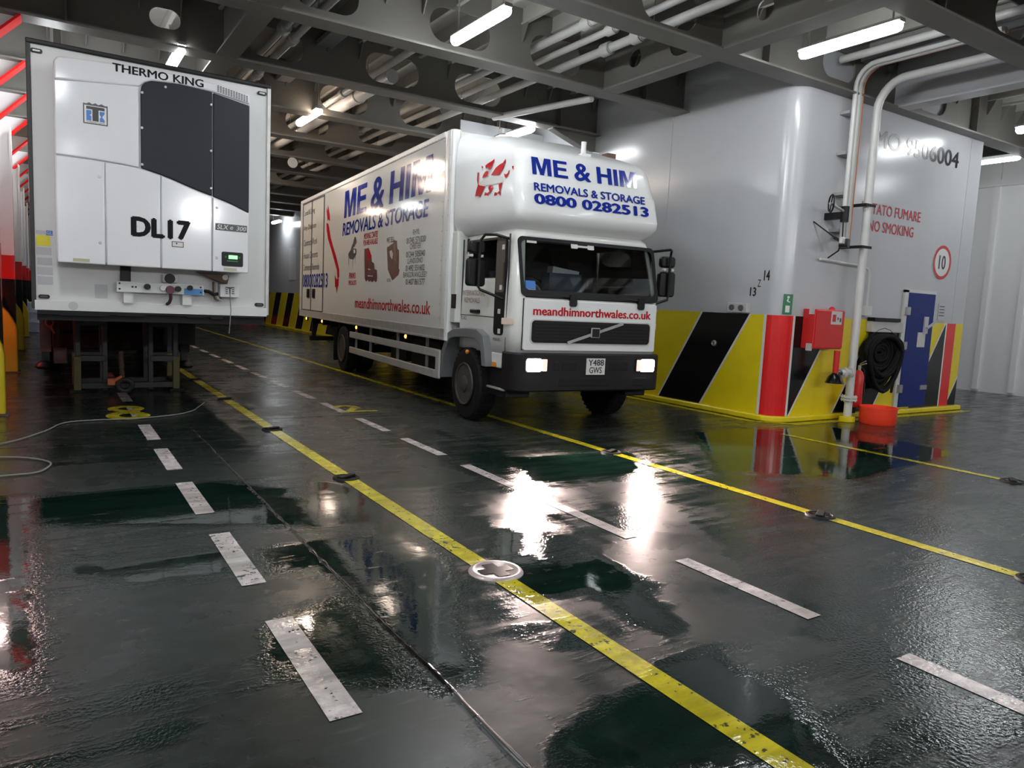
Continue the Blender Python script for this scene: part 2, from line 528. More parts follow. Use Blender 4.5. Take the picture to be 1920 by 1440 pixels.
def wet_material(name, dry, wetc, chips=None, film=None):
    """deck paint under a patchy film of water; the 'wet' attribute says how deep"""
    m = bpy.data.materials.new(name)
    nt, N, L, b = nodes_of(m)

    def math_(op, a, c=None, clamp=False):
        n = N.new('ShaderNodeMath')
        n.operation = op
        n.use_clamp = clamp
        for i, v in enumerate((a, c)):
            if v is None:
                continue
            if isinstance(v, (int, float)):
                n.inputs[i].default_value = v
            else:
                L.new(v, n.inputs[i])
        return n.outputs[0]

    def noise_(scale, detail, vec, rough=0.5):
        n = N.new('ShaderNodeTexNoise')
        n.inputs['Scale'].default_value = scale
        n.inputs['Detail'].default_value = detail
        n.inputs['Roughness'].default_value = rough
        L.new(vec, n.inputs['Vector'])
        return n.outputs[0]

    def mixc(f, a, c):
        n = N.new('ShaderNodeMix')
        n.data_type = 'RGBA'
        for i, v in ((0, f), (6, a), (7, c)):
            if isinstance(v, tuple):
                n.inputs[i].default_value = v + (1,)
            else:
                L.new(v, n.inputs[i])
        return n.outputs[2]

    def ramp(v, lo, hi, a=0.0, c=1.0):
        n = N.new('ShaderNodeMapRange')
        n.interpolation_type = 'SMOOTHSTEP'
        L.new(v, n.inputs[0])
        for i, x in enumerate((lo, hi, a, c)):
            n.inputs[i + 1].default_value = x
        return n.outputs[0]

    geo = N.new('ShaderNodeNewGeometry')
    pos = geo.outputs['Position']
    at = N.new('ShaderNodeAttribute')
    at.attribute_name = 'wet'
    mp = N.new('ShaderNodeMapping')
    mp.inputs['Scale'].default_value = (0.55, 2.6, 1)
    L.new(pos, mp.inputs[0])
    streak = noise_(2.2, 6, mp.outputs[0], 0.62)
    mp2 = N.new('ShaderNodeMapping')
    mp2.inputs['Scale'].default_value = (2.2, 0.5, 1)
    L.new(pos, mp2.inputs[0])
    lanes = noise_(2.0, 4, mp2.outputs[0])
    mp3 = N.new('ShaderNodeMapping')
    mp3.inputs['Scale'].default_value = (0.7, 7.5, 1)
    mp3.inputs['Rotation'].default_value = (0, 0, 0.06)
    L.new(pos, mp3.inputs[0])
    comb = noise_(1.6, 5, mp3.outputs[0], 0.6)
    fine = noise_(9.0, 6, pos, 0.65)
    w = math_('ADD', at.outputs['Fac'], math_('MULTIPLY', math_('SUBTRACT', streak, 0.5), 0.55))
    w = math_('ADD', w, math_('MULTIPLY', math_('SUBTRACT', fine, 0.5), 0.22))
    w = math_('ADD', w, math_('MULTIPLY', math_('SUBTRACT', lanes, 0.5), 0.25))
    w = math_('ADD', w, math_('MULTIPLY', math_('SUBTRACT', comb, 0.5), 0.30))
    wet = ramp(w, 0.44, 0.58)
    blot = noise_(1.3, 7, pos, 0.62)
    drytone = mixc(ramp(fine, 0.3, 0.7), tuple(c * 0.6 for c in dry), tuple(c * 1.35 for c in dry))
    if not chips:
        drytone = mixc(ramp(blot, 0.42, 0.62), drytone, (dry[0] * 0.35, dry[1] * 0.62, dry[2] * 0.5))
        scuff = noise_(5.0, 6, mp.outputs[0], 0.7)
        worn_lit = N.new('ShaderNodeAttribute')  # mask for the lamp light put into the lane colour
        worn_lit.attribute_name = 'worn_lit'
        drytone = mixc(math_('MULTIPLY', worn_lit.outputs['Fac'], ramp(fine, 0.2, 0.75, 0.45, 1.0)), drytone, (0.050, 0.055, 0.051))
        drytone = mixc(ramp(scuff, 0.56, 0.74, 0.0, 0.7), drytone, (dry[0] * 2.6, dry[1] * 2.5, dry[2] * 2.5))
    wettone = mixc(ramp(streak, 0.3, 0.7), tuple(c * 0.6 for c in wetc), tuple(c * 1.3 for c in wetc))
    col = mixc(wet, drytone, wettone)
    if chips:
        spots = noise_(26.0, 5, pos, 0.6)
        wear = noise_(3.0, 4, pos, 0.6)
        cm = math_('ADD', spots, math_('MULTIPLY', math_('SUBTRACT', wear, 0.5), 0.5))
        col = mixc(ramp(cm, 0.60, 0.66), col, chips)
    L.new(col, b.inputs['Base Color'])
    L.new(math_('ADD', ramp(w, 0.36, 0.60, 0.22, 0.04), math_('MULTIPLY', ramp(w, 0.40, 0.58, 1.0, 0.0), math_('MULTIPLY', ramp(blot, 0.3, 0.7), 0.16))), b.inputs['Roughness'])
    b.inputs['IOR'].default_value = 1.45
    # grit showing through the thin film gives glints, deep water lies flat
    grit = noise_(55.0, 2, pos, 0.5)
    rip = noise_(7.0, 2, pos, 0.4)
    thin = math_('MULTIPLY', ramp(w, 0.40, 0.52), ramp(w, 0.60, 0.80, 1.0, 0.06))
    h = math_('ADD', math_('MULTIPLY', math_('MULTIPLY', grit, thin), 0.0042), math_('MULTIPLY', rip, 0.0012))
    h = math_('ADD', h, math_('MULTIPLY', math_('MULTIPLY', fine, math_('SUBTRACT', 1.0, wet)), 0.0015))
    bp = N.new('ShaderNodeBump')
    bp.inputs['Strength'].default_value = 0.55
    bp.inputs['Distance'].default_value = 1.0
    L.new(h, bp.inputs['Height'])
    L.new(bp.outputs[0], b.inputs['Normal'])
    return m


M_deck = wet_material('wet green deck paint', (0.017, 0.022, 0.020), (0.004, 0.013, 0.0095))
M_lyel = wet_material('yellow lane paint', (0.50, 0.43, 0.02), (0.42, 0.37, 0.015), chips=(0.05, 0.05, 0.03))
M_lwht = wet_material('white lane paint', (0.52, 0.47, 0.46), (0.42, 0.38, 0.36), chips=(0.03, 0.03, 0.028))
M_weld = wet_material('weld bead', (0.03, 0.028, 0.026), (0.012, 0.011, 0.01))


def in_poly(px, py, poly):
    inside = np.zeros(px.shape, bool)
    n = len(poly)
    d = np.full(px.shape, 1e9)
    for i in range(n):
        x0, y0 = poly[i]
        x1, y1 = poly[(i + 1) % n]
        c = ((y0 > py) != (y1 > py)) & (px < (x1 - x0) * (py - y0) / ((y1 - y0) if abs(y1 - y0) > 1e-9 else 1e-9) + x0)
        inside ^= c
        ex, ey = x1 - x0, y1 - y0
        t = np.clip(((px - x0) * ex + (py - y0) * ey) / (ex * ex + ey * ey + 1e-12), 0, 1)
        d = np.minimum(d, np.hypot(px - x0 - t * ex, py - y0 - t * ey))
    return np.where(inside, d, -d)


def wet_field(px, py):
    base = 0.50 + 0 * px
    base = np.where(px < 2.2, 0.46, base)
    base -= 0.10 * np.clip((py - 6.5) / 3, 0, 1) * np.clip((px - 2.2) / 0.3, 0, 1) * (px < 9)
    base -= 0.03 * np.clip((px - 5) / 3, 0, 1)
    # tyre tracks run along the lanes
    for tx, tw in ((2.9, 0.25), (4.6, 0.3), (6.4, 0.3), (8.1, 0.3)):
        base -= 0.05 * np.exp(-((px - tx) / tw) ** 2)
    for k, poly in BLOBS.items():
        d = in_poly(px, py, poly)
        s = np.clip(d / 0.16 + 0.5, 0, 1)
        s = s * s * (3 - 2 * s)
        tgt = {'W': 0.92, 'D': 0.22, 'M': 0.56}[k[0]]
        q = {'W': 0.85, 'D': 0.6, 'M': 0.7}[k[0]]
        base = base * (1 - s * q) + tgt * s * q
    return base


def build_floor():
    xs = np.concatenate([np.arange(-2.4, -0.6, 0.3), np.arange(-0.6, 10.2, 0.06), np.arange(10.2, 19.41, 0.4), [19.4]])
    ys = np.concatenate([np.arange(-9, 1.0, 0.5), np.arange(1.0, 13.0, 0.06), np.arange(13.0, 22, 0.3), np.arange(22, 50.1, 1.0)])
    nx, ny = len(xs), len(ys)
    gx, gy = np.meshgrid(xs, ys)
    co = np.stack([gx, gy, 0 * gx], -1).reshape(-1, 3)
    i = np.arange(nx * ny).reshape(ny, nx)
    quads = np.stack([i[:-1, :-1], i[:-1, 1:], i[1:, 1:], i[1:, :-1]], -1).reshape(-1, 4)
    mi = np.zeros(len(quads), int)
    ev, ef, em = [], [], []
    base = len(co)

    def poly(pts, z, m):
        k = base + len(ev)
        ev.extend((x, y, z) for x, y in pts)
        ef.append(list(range(k, k + len(pts))))
        em.append(m)

    def rect(x0, y0, x1, y1, m, z=0.003):
        n = max(1, int((y1 - y0) / 0.25))
        for q in range(n):
            a, c = y0 + (y1 - y0) * q / n, y0 + (y1 - y0) * (q + 1) / n
            poly([(x0, a), (x1, a), (x1, c), (x0, c)], z, m)

    for cx, w in ((2.225, 0.13), (5.31, 0.12), (8.50, 0.11)):
        y1 = 6.3 if cx > 8 else 46
        rect(cx - w / 2, -6, cx + w / 2, y1, 1)
    k = -4
    while 2.52 + k * 1.463 < 40:
        y0 = 2.52 + k * 1.463
        rect(0.875, y0, 1.005, y0 + 0.97, 2)
        y0 = 2.26 + k * 1.463
        rect(3.40, y0, 3.515, y0 + 0.98, 2)
        k += 1
    # lane numbers 8 and 2 painted in yellow
    def ring(cx, cy, ro, ri, sy, a0, a1, n=40):
        for q in range(n):
            t0, t1 = a0 + (a1 - a0) * q / n, a0 + (a1 - a0) * (q + 1) / n
            poly([(cx + ri * math.cos(t0), cy + ri * sy * math.sin(t0)), (cx + ro * math.cos(t0), cy + ro * sy * math.sin(t0)),
                  (cx + ro * math.cos(t1), cy + ro * sy * math.sin(t1)), (cx + ri * math.cos(t1), cy + ri * sy * math.sin(t1))], 0.005, 1)
    ring(0.84, 10.05, 0.245, 0.10, 1.35, 0, 2 * PI)
    ring(0.86, 10.62, 0.215, 0.09, 1.25, 0, 2 * PI)
    ring(3.63, 10.02, 0.19, 0.09, 1.25, -0.15 * PI, 1.0 * PI)
    poly([(3.44, 9.62), (3.56, 9.62), (3.81, 9.98), (3.71, 10.04)], 0.005, 1)
    poly([(3.42, 9.60), (3.95, 9.60), (3.95, 9.70), (3.42, 9.70)], 0.006, 1)
    # yellow border painted round the casing
    poly([(CX - 0.30, CY + 0.2), (CX - 0.13, CY + 0.2), (CX - 0.13, 46), (CX - 0.30, 46)], 0.003, 1)
    poly([(CX - 0.30, CY + 0.2), (CX + 0.2, CY - 0.30), (CX + 0.2, CY - 0.12), (CX - 0.13, CY + 0.2)], 0.003, 1)
    poly([(CX + 0.2, CY - 0.30), (14.6, CY - 0.30), (14.6, CY - 0.12), (CX + 0.2, CY - 0.12)], 0.003, 1)

    # welded seams: a lumpy bead along the deck and a flat one across it
    def bead(x, y0, y1, r, step):
        yy = y0
        prev = None
        q = 0
        while yy < y1:
            rr = r * (0.75 + 0.5 * noise.noise((yy * 9, 3.1, 0)))
            xx = x + 0.012 * noise.noise((yy * 1.7, 0, 5))
            row = [(xx - rr * 1.6, yy, 0.001), (xx - rr, yy, rr * 0.55), (xx, yy, rr * 0.8), (xx + rr, yy, rr * 0.55), (xx + rr * 1.6, yy, 0.001)]
            kk = base + len(ev)
            ev.extend(row)
            if prev is not None:
                for j in range(4):
                    ef.append([prev + j, prev + j + 1, kk + j + 1, kk + j])
                    em.append(3)
            prev = kk
            yy += step
            q += 1
    bead(1.385, 1.2, 9.0, 0.013, 0.02)
    rect(2.29, 9.37, 5.2, 9.395, 3, 0.0025)
    rect(-0.4, 8.36, 0.85, 8.38, 3, 0.0025)

    ev = np.array(ev)
    me = bpy.data.meshes.new('floor')
    allv = np.concatenate([co, ev])
    sizes = [4] * len(quads) + [len(f) for f in ef]
    loops = np.concatenate([quads.reshape(-1), np.array([v for f in ef for v in f])])
    me.vertices.add(len(allv))
    me.vertices.foreach_set('co', allv.reshape(-1))
    me.loops.add(len(loops))
    me.loops.foreach_set('vertex_index', loops)
    me.polygons.add(len(sizes))
    st = np.concatenate([[0], np.cumsum(sizes)[:-1]])
    me.polygons.foreach_set('loop_start', st)
    me.polygons.foreach_set('material_index', np.concatenate([mi, np.array(em)]))
    me.update(calc_edges=True)
    me.validate()
    a = me.attributes.new('wet', 'FLOAT', 'POINT')
    a.data.foreach_set('value', wet_field(allv[:, 0], allv[:, 1]).astype(np.float32))
    # lamp light put into the lorry lane's colour; also paler along the casing
    vx, vy = allv[:, 0], allv[:, 1]
    sm = lambda v, a_, c_: np.clip((v - a_) / (c_ - a_), 0, 1)
    worn_lit = sm(vy, 6.6, 8.2) * sm(vx, 2.0, 2.7) * (1 - sm(vx, 8.4, 9.0))
    worn_lit = np.maximum(worn_lit, 0.5 * sm(vx, 9.5, 11) * (1 - sm(vy, 6.6, 7.0)))
    a = me.attributes.new('worn_lit', 'FLOAT', 'POINT')
    a.data.foreach_set('value', worn_lit.astype(np.float32))
    for m_ in (M_deck, M_lyel, M_lwht, M_weld):
        me.materials.append(m_)
    o = bpy.data.objects.new('floor', me)
    COL.objects.link(o)
    return tag(struct(o), 'wet dark green car deck with painted lane lines', 'floor')


build_floor()

# ---- deckhead: plate with rows of stiffeners
b = MB()
b.box((-2.4, -9, DECK), (19.6, 50, DECK + 0.1))
x = -2.02
while x < 19.3:
    b.box((x - 0.008, -9, DECK - 0.20), (x + 0.008, 50, DECK))
    b.box((x - 0.03, -9, DECK - 0.225), (x + 0.03, 50, DECK - 0.20))
    x += 0.53
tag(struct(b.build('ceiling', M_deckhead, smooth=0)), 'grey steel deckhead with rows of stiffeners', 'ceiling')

# ---- transverse girders with lightening holes
HOLES = ((3.02, 0.85, 0.44), (4.92, 0.95, 0.46), (6.55, 0.95, 0.48), (10.0, 0.8, 0.4), (12.6, 0.9, 0.45), (16.5, 0.9, 0.45), (1.49, 0.40, 0.26))


def slot(cx, cz, w, h, n=6):
    return rrect(cx - w / 2, cz - h / 2, cx + w / 2, cz + h / 2, h / 2 - 0.005, n)


for i, ty in enumerate(TY):
    b = MB()
    far = ty > 24
    x1 = 19.4 if ty < 7.2 else CX + 0.2
    hs = [slot(cx, 5.34, w, h, 4 if far else 6) for cx, w, h in HOLES if cx < x1 - 0.6 and not (cx < 2 and abs(ty - 11.75) > 0.1)]
    b.prism([(-1.05, FLANGE), (x1, FLANGE), (x1, DECK), (-1.05, DECK)], (0, ty + 0.012, 0), X, Z, 0.024, hs)
    b.box((-1.05, ty - 0.17, FLANGE - 0.028), (x1, ty + 0.17, FLANGE))
    if not far:
        xs = -0.96
        while xs < x1 - 0.2:
            if abs(xs - 2.28) > 0.2 and not any(abs(xs - h_[0]) < h_[1] / 2 + 0.08 for h_ in HOLES[:6]):
                for s_ in (-1, 1):
                    b.prism([(s_ * 0.012, DECK - 0.46), (s_ * 0.035, DECK - 0.46), (s_ * 0.16, DECK - 0.22), (s_ * 0.16, DECK - 0.2), (s_ * 0.012, DECK - 0.2)], (xs - 0.008, ty, 0), Y, Z, 0.016)
            xs += 0.53
        for xs in (0.3, 8.3, 13.9):
            if xs < x1 - 0.3:
                b.box((xs - 0.009, ty - 0.13, FLANGE), (xs + 0.009, ty - 0.012, DECK))
                b.box((xs - 0.009, ty + 0.012, FLANGE), (xs + 0.009, ty + 0.13, DECK))
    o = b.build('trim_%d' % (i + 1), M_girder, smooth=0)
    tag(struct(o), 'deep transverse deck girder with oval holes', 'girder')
ng = len(TY)
# ---- longitudinal girders, built bay by bay
for j, (lx, y0, y1) in enumerate(((2.28, -9, 50), (7.5, -9, 9.4), (11.5, -9, 7.0), (16.0, -9, 50))):
    b = MB()
    ends = [y0] + [t for t in TY if y0 < t < y1 - 0.1] + [y1]
    for a, c in zip(ends[:-1], ends[1:]):
        if c - a < 0.5:
            continue
        mid = (a + c) / 2
        hs = []
        if c < 20 and c - a > 2 and 2.5 < lx < 11:
            hs = [rrect(mid - 0.75, 5.14, mid - 0.25, 5.56, 0.18), rrect(mid + 0.35, 5.2, mid + 0.6, 5.45, 0.11)]
        b.prism([(a + 0.014, FLANGE), (c - 0.014, FLANGE), (c - 0.014, DECK), (a + 0.014, DECK)], (lx - 0.012, 0, 0), Y, Z, 0.024, hs)
        b.box((lx - 0.15, a + 0.172, FLANGE - 0.026), (lx + 0.15, c - 0.172, FLANGE))
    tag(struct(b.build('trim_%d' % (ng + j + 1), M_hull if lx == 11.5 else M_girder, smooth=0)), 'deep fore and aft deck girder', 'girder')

# ---- the casing block on the right: rounded steel trunk
def casing_path(off=0.0, n=9, y_end=46.0, x_end=14.55, r=0.28):
    x0, y0 = CX - off, CY - off
    rr = r + off
    pts = [(x0, y_end)]
    for k in range(n + 1):
        t = PI + PI / 2 * k / n
        pts.append((x0 + rr + rr * math.cos(t), y0 + rr + rr * math.sin(t)))
    pts.append((x_end + off, y0))
    pts.append((x_end + off, y_end))
    return pts


b = MB()
path = casing_path()
b.prism(path, (0, 0, 0), X, Y, DECK)
casing = struct(b.build('wall_right', M_hull, smooth=40))
tag(casing, 'white steel casing block with yellow and black stripes at its foot', 'wall')
# hazard band: every stripe is paint on the plate, 4 mm proud
bz0, bz1 = 0.09, 1.62
b = MB()
OFF = 0.004
# left face (normal -X): coordinates (y, z)
lf = lambda pts, mi, dd=0.0: b.m(mi).prism([(-y, z) for y, z in pts], (CX - OFF - dd, 0, 0), -Y, Z, -0.004)
ff = lambda pts, mi, dd=0.0: b.m(mi).prism(pts, (0, CY - OFF - dd, 0), X, Z, 0.004)


def lpoly(pts, mi, dd):
    b.mi = mi
    vs = [b.bm.verts.new((CX - OFF - dd, y, z)) for y, z in pts]
    b.face(vs)


def fpoly(pts, mi, dd):
    b.mi = mi
    vs = [b.bm.verts.new((x, CY - OFF - dd, z)) for x, z in pts]
    b.face(vs)


lpoly([(7.33, bz0), (46, bz0), (46, bz1), (7.33, bz1)], 0, 0)
sh = 0.90
k = 0
while 7.62 + k * 2.065 < 44:
    t0, t1 = 7.62 + k * 2.065, 8.62 + k * 2.065
    lpoly([(t0 + sh, bz0), (t1 + sh, bz0), (t1, bz1), (t0, bz1)], 1, 0.002)
    for e in (t0, t1):
        lpoly([(e + sh - 0.02, bz0), (e + sh + 0.02, bz0), (e + 0.02, bz1), (e - 0.02, bz1)], 2, 0.003)
    k += 1
FX1 = 14.55
fpoly([(9.53, bz0), (FX1, bz0), (FX1, bz1), (9.53, bz1)], 0, 0)
fs = 0.98


def clip_stripe(a, c, x0, x1):
    """slanted band from bottom [a,c] leaning right by fs at the top, clipped to x0..x1"""
    P = [(a, bz0), (c, bz0), (c + fs, bz1), (a + fs, bz1)]
    for lim, keep in ((x0, 1), (x1, -1)):
        out = []
        for i in range(len(P)):
            p, q = P[i], P[(i + 1) % len(P)]
            ip, iq = keep * (p[0] - lim) >= 0, keep * (q[0] - lim) >= 0
            if ip:
                out.append(p)
            if ip != iq:
                t = (lim - p[0]) / (q[0] - p[0])
                out.append((lim, p[1] + t * (q[1] - p[1])))
        P = out
        if len(P) < 3:
            return None
    return P


for a, c in ((8.45, 9.6), (10.7, 11.8), (12.93, 14.05), (14.2, 15.2)):
    lim = (9.53, 13.96) if a < 14 else (14.28, FX1)
    P = clip_stripe(a, c, *lim)
    if P:
        fpoly(P, 1, 0.002)
    for e in (a, c):
        P = clip_stripe(e - 0.02, e + 0.02, *lim)
        if P:
            fpoly(P, 2, 0.003)
fpoly([(13.96, bz0), (14.28, bz0), (14.28, bz1), (13.96, bz1)], 3, 0.002)
fpoly([(13.93, bz0), (13.97, bz0), (13.97, bz1), (13.93, bz1)], 2, 0.003)
# the red corner
cp = casing_path(0.005)
arc = cp[1:11]
for i in range(9):
    b.mi = 3
    (xa, ya), (xb, yb) = arc[i], arc[i + 1]
    b.face([b.bm.verts.new(p) for p in ((xa, ya, bz0), (xb, yb, bz0), (xb, yb, bz1), (xa, ya, bz1))])
lpoly([(7.31, bz0), (7.36, bz0), (7.36, bz1), (7.31, bz1)], 2, 0.003)
fpoly([(9.52, bz0), (9.57, bz0), (9.57, bz1), (9.52, bz1)], 2, 0.003)
lpoly([(7.36, bz0), (7.6, bz0), (7.42, bz1), (7.36, bz1)], 0, 0.001)
o = b.build('hazard_stripe_band', [M_yel, M_blk, M_linew, M_red], casing, smooth=30, recalc=False)
o['label'] = 'yellow and black slanted hazard stripes with red corner'
b = MB()
b.prism([(p[0], p[1]) for p in casing_path(0.09)], (0, 0, 0), X, Y, 0.09)
tag(struct(b.build('trim_60', M_yel, smooth=40, bevel=0.02)), 'yellow curb at the foot of the casing wall', 'curb')
# lettering on the casing
b = MB()
U, V = X, Z
b.text('IMO 9506004', (11.06, CY, 4.37), U, V, 0.27, 2.68, bold=0.02, depth=0.005)
b.build('ship_number_lettering', M_blackv, casing, smooth=0)
b = MB()
b.text('VIETATO FUMARE', (10.98, CY, 3.32), U, V, 0.17, 1.73, bold=0.012, depth=0.005)
b.text('NO SMOKING', (11.22, CY, 3.05), U, V, 0.17, 1.32, bold=0.012, depth=0.005)
b.build('no_smoking_lettering', M_stencil, casing, smooth=0)
b = MB()
LU = -Y
b.text('14', (CX, 7.42, 2.14), LU, V, 0.15, 0.10, bold=0.03, depth=0.006)
b.text('Z', (CX, 7.53, 2.04), LU, V, 0.11, 0.06, depth=0.006)
b.text('13', (CX, 7.66, 1.90), LU, V, 0.13, 0.11, bold=0.03, depth=0.006)
b.build('frame_number_lettering', M_blackv, casing, smooth=0)
# plate seams on the casing
b = MB()
for yy in (9.62, 14.3, 19, 23.7):
    b.box((CX - 0.008, yy - 0.012, 1.63), (CX, yy + 0.012, FLANGE - 0.05))
b.box((14.12, CY - 0.006, 1.63), (14.135, CY, FLANGE - 0.05))
b.build('plate_seam', M_hull, casing, smooth=0)
# printed notice on the far part of the casing
b = MB()
b.box((CX - 0.012, 32.2, 2.2), (CX, 33.3, 3.6))
b.build('notice_panel', M_paper, casing, smooth=0)

# ---- blue door in the casing
b = MB()
b.box((12.54, CY - 0.05, 0.12), (13.40, CY - 0.008, 2.12))
door = struct(b.build('door_1', M_locker, smooth=0, bevel=0.012))
tag(door, 'blue steel door in the striped casing wall', 'door')
b = MB()
b.box((12.42, CY - 0.04, 0.10), (12.54, CY - 0.006, 2.16)).box((12.42, CY - 0.04, 2.12), (13.43, CY - 0.006, 2.17))
b.build('door_frame', M_wpipe, door, smooth=0)
for zz in (0.45, 1.2, 1.8):
    MB().box((12.47, CY - 0.09, zz - 0.07), (12.57, CY - 0.03, zz + 0.07)).build('hinge', M_steel, door, smooth=0, bevel=0.008)
b = MB()
b.box((13.08, CY - 0.075, 1.42), (13.2, CY - 0.05, 1.72)).bar((13.12, CY - 0.10, 1.52), (13.36, CY - 0.10, 1.62), 0.04, 0.03).bar((13.14, CY - 0.05, 1.53), (13.14, CY - 0.11, 1.53), 0.03)
b.build('door_handle', M_paper, door, smooth=0)
b = MB()
b.box((12.93, CY - 0.055, 1.18), (13.18, CY - 0.05, 1.44))
b.build('notice', M_printw, door, smooth=0)
b = MB()
b.box((13.18, CY - 0.06, 0.42), (13.4, CY - 0.05, 0.5))
b.build('latch_plate', M_steel, door, smooth=0)

# ---- far side walls
b = MB()
b.box((19.4, -9, 0), (19.6, 50, DECK))
for yy in (2.0, 4.3, 6.1, 8.15, 8.95, 11.2, 13.6):
    b.box((19.34, yy - 0.06, 0.05), (19.4, yy + 0.06, DECK))
b.box((19.28, -9, 4.95), (19.4, 50, 5.1))
tag(struct(b.build('wall_far_right', M_hullw, smooth=0)), 'white panelled ship side on the far right', 'wall')
b = MB()
b.box((-2.4, 50, 0), (19.6, 50.2, DECK))
tag(struct(b.build('wall_back', M_girder, smooth=0)), 'grey bulkhead at the far end of the deck', 'wall')
b = MB()
b.box((-2.5, -9, 0), (-1.1, 50, DECK))
b.m(1)
for yy in (12.9, 17.6, 22.4, 27):
    b.box((-1.1, yy - 0.7, 2.0), (-1.06, yy + 0.7, 4.3))
b.m(2)
b.box((-1.1, 27.5, 1.7), (-1.05, 30.0, 3.2))
tag(struct(b.build('wall_left', [M_hullw, M_wpipe, M_logoblue], smooth=0)), 'white ship side plating along the left', 'wall')
b = MB()
b.box((-2.4, -9.2, 0), (19.6, -9, DECK))
tag(struct(b.build('wall_front', M_girder, smooth=0)), 'grey bulkhead behind the viewer', 'wall')

# ---- side frames: post, slanted bracket, guard
for i, ty in enumerate([t for t in TY if 4 < t < 46]):
    b = MB()
    top = -0.22
    b.m(0).prism([(-1.1, FLANGE), (top, FLANGE), (-1.1, FLANGE - 0.95)], (0, ty + 0.01, 0), X, Z, 0.02)
    b.m(1)
    b.bar((-1.1, ty, FLANGE - 0.97), (top + 0.02, ty, FLANGE - 0.03), 0.34, 0.03)
    o = b.build('trim_%d' % (ng + 10 + i), [M_hullw, M_redmatt], smooth=0)
    tag(struct(o), 'white side bracket with a red painted flange', 'bracket')
PY = [5.9, 10.7, 15.6, 20.4, 25.3, 30, 35, 40]
for i, py in enumerate(PY):
    b = MB()
    b.m(0).box((-1.1, py - 0.02, 2.03), (-0.44, py + 0.02, 4.1)).box((-0.47, py - 0.13, 2.03), (-0.44, py + 0.13, 4.2))
    b.m(1).box((-1.1, py - 0.022, 1.62), (-0.44, py + 0.022, 2.03)).box((-0.472, py - 0.132, 1.62), (-0.438, py + 0.132, 2.03))
    b.m(2).box((-1.1, py - 0.021, 0), (-0.45, py + 0.021, 1.62)).box((-0.47, py - 0.131, 0), (-0.44, py + 0.131, 1.62))
    o = b.build('trim_%d' % (ng + 40 + i), [M_hullw, M_red, M_blk], smooth=0)
    tag(struct(o), 'white web frame post with red band', 'post')

# ================================================================== LAMPS
def make_lamp(loc, label, warm=False, length=1.36, rz=0.0, hang=0.5, power=1.0):
    t = thing('fluorescent_lamp', label, 'lamp', loc, rz, 'fluorescent tube lamps under the deckhead')
    h = length / 2
    b = MB()
    prof = [(-0.05, 0.03), (0.05, 0.03), (0.058, 0.05), (0.045, 0.075), (-0.045, 0.075), (-0.058, 0.05)]
    b.prism([(a, z) for a, z in prof], (0, h, 0), X, Z, length)
    b.build('housing', M_lampbody, t, smooth=30)
    b = MB()
    n = 10
    ys = [-h + 0.01, -h + 0.03, -h + 0.07, h - 0.07, h - 0.03, h - 0.01]
    rs = [0.035, 0.062, 0.072, 0.072, 0.062, 0.035]
    rings = []
    for yy, r in zip(ys, rs):
        rings.append([b.bm.verts.new((r * math.cos(0.82 * PI + 1.36 * PI * k / n), yy, -0.002 + r * 0.95 * math.sin(0.82 * PI + 1.36 * PI * k / n))) for k in range(n + 1)])
    for i in range(len(rings) - 1):
        for k in range(n):
            b.face([rings[i][k], rings[i][k + 1], rings[i + 1][k + 1], rings[i + 1][k]])
    b.face(rings[0])
    b.face(rings[-1][::-1])
    b.build('diffuser', emit('%s tube glow %.1f' % ('warm' if warm else 'cool', power), WARM if warm else COOL, TUBE * power), t, smooth=60)
    for s in (-1, 1):
        b = MB()
        b.cyl((0, s * (h - 0.12), 0.07), (0, s * (h - 0.12), hang), 0.012, 8)
        b.box((-0.05, s * (h - 0.12) - 0.03, 0.07), (0.05, s * (h - 0.12) + 0.03, 0.085))
        b.build('hanger', M_steel, t, smooth=40)
    return t


LZ = 4.99
HG = DECK - 0.225 - LZ
make_lamp((4.59, 8.27, LZ), 'bright white tube lamp hanging in front of the girder above the removals lorry cab', hang=HG)
make_lamp((8.33, 5.74, LZ), 'bright white tube lamp beside the corner of the white casing wall', hang=HG)
make_lamp((4.35, 14.45, LZ), 'warm tube lamp beside the pipe over the lorry box roof', warm=True, hang=HG)
make_lamp((1.70, 12.35, LZ), 'white tube lamp seen just above the fridge trailer roof', hang=HG)
make_lamp((7.84, 12.55, LZ - 0.07), 'glaring white tube lamp behind the lorry fairing roof', hang=HG + 0.07)
make_lamp((14.2, 5.70, LZ), 'tube lamp off to the right whose glare lies on the casing lettering', hang=HG)
make_lamp((16.4, 7.9, LZ), 'tube lamp past the right end of the casing wall', hang=HG)
make_lamp((8.75, 33.6, LZ - 0.25), 'small far tube lamp shining down the casing behind the trailer', hang=HG + 0.25)
make_lamp((2.72, 18.0, LZ), 'warm tube lamp between the trailer roof and the lorry box', warm=True, hang=HG, power=2.0)
make_lamp((1.80, 20.4, LZ), 'warm tube lamp over the fridge trailer roof', warm=True, hang=HG, power=1.8)
make_lamp((1.80, 28.6, LZ), 'warm tube lamp far beyond the trailer', warm=True, hang=HG)
make_lamp((17.3, 2.6, LZ), 'added unseen tube lamp brightening the right ship side', hang=HG)  # put in out of view to brighten the side wall
make_lamp((0.15, 13.1, LZ - 0.32), 'added hidden tube lamp above the left edge of the trailer roof', hang=HG + 0.32)  # this and the next three lamps are added to brighten the left brackets
make_lamp((0.15, 15.4, LZ - 0.12), 'second added hidden tube lamp along the left edge of the trailer roof', hang=HG + 0.12)
make_lamp((0.1, 17.7, LZ - 0.12), 'third added hidden tube lamp along the left edge of the trailer roof', hang=HG + 0.12)
make_lamp((0.1, 22.4, LZ - 0.12), 'fourth added hidden tube lamp along the left edge of the trailer roof', hang=HG + 0.12)
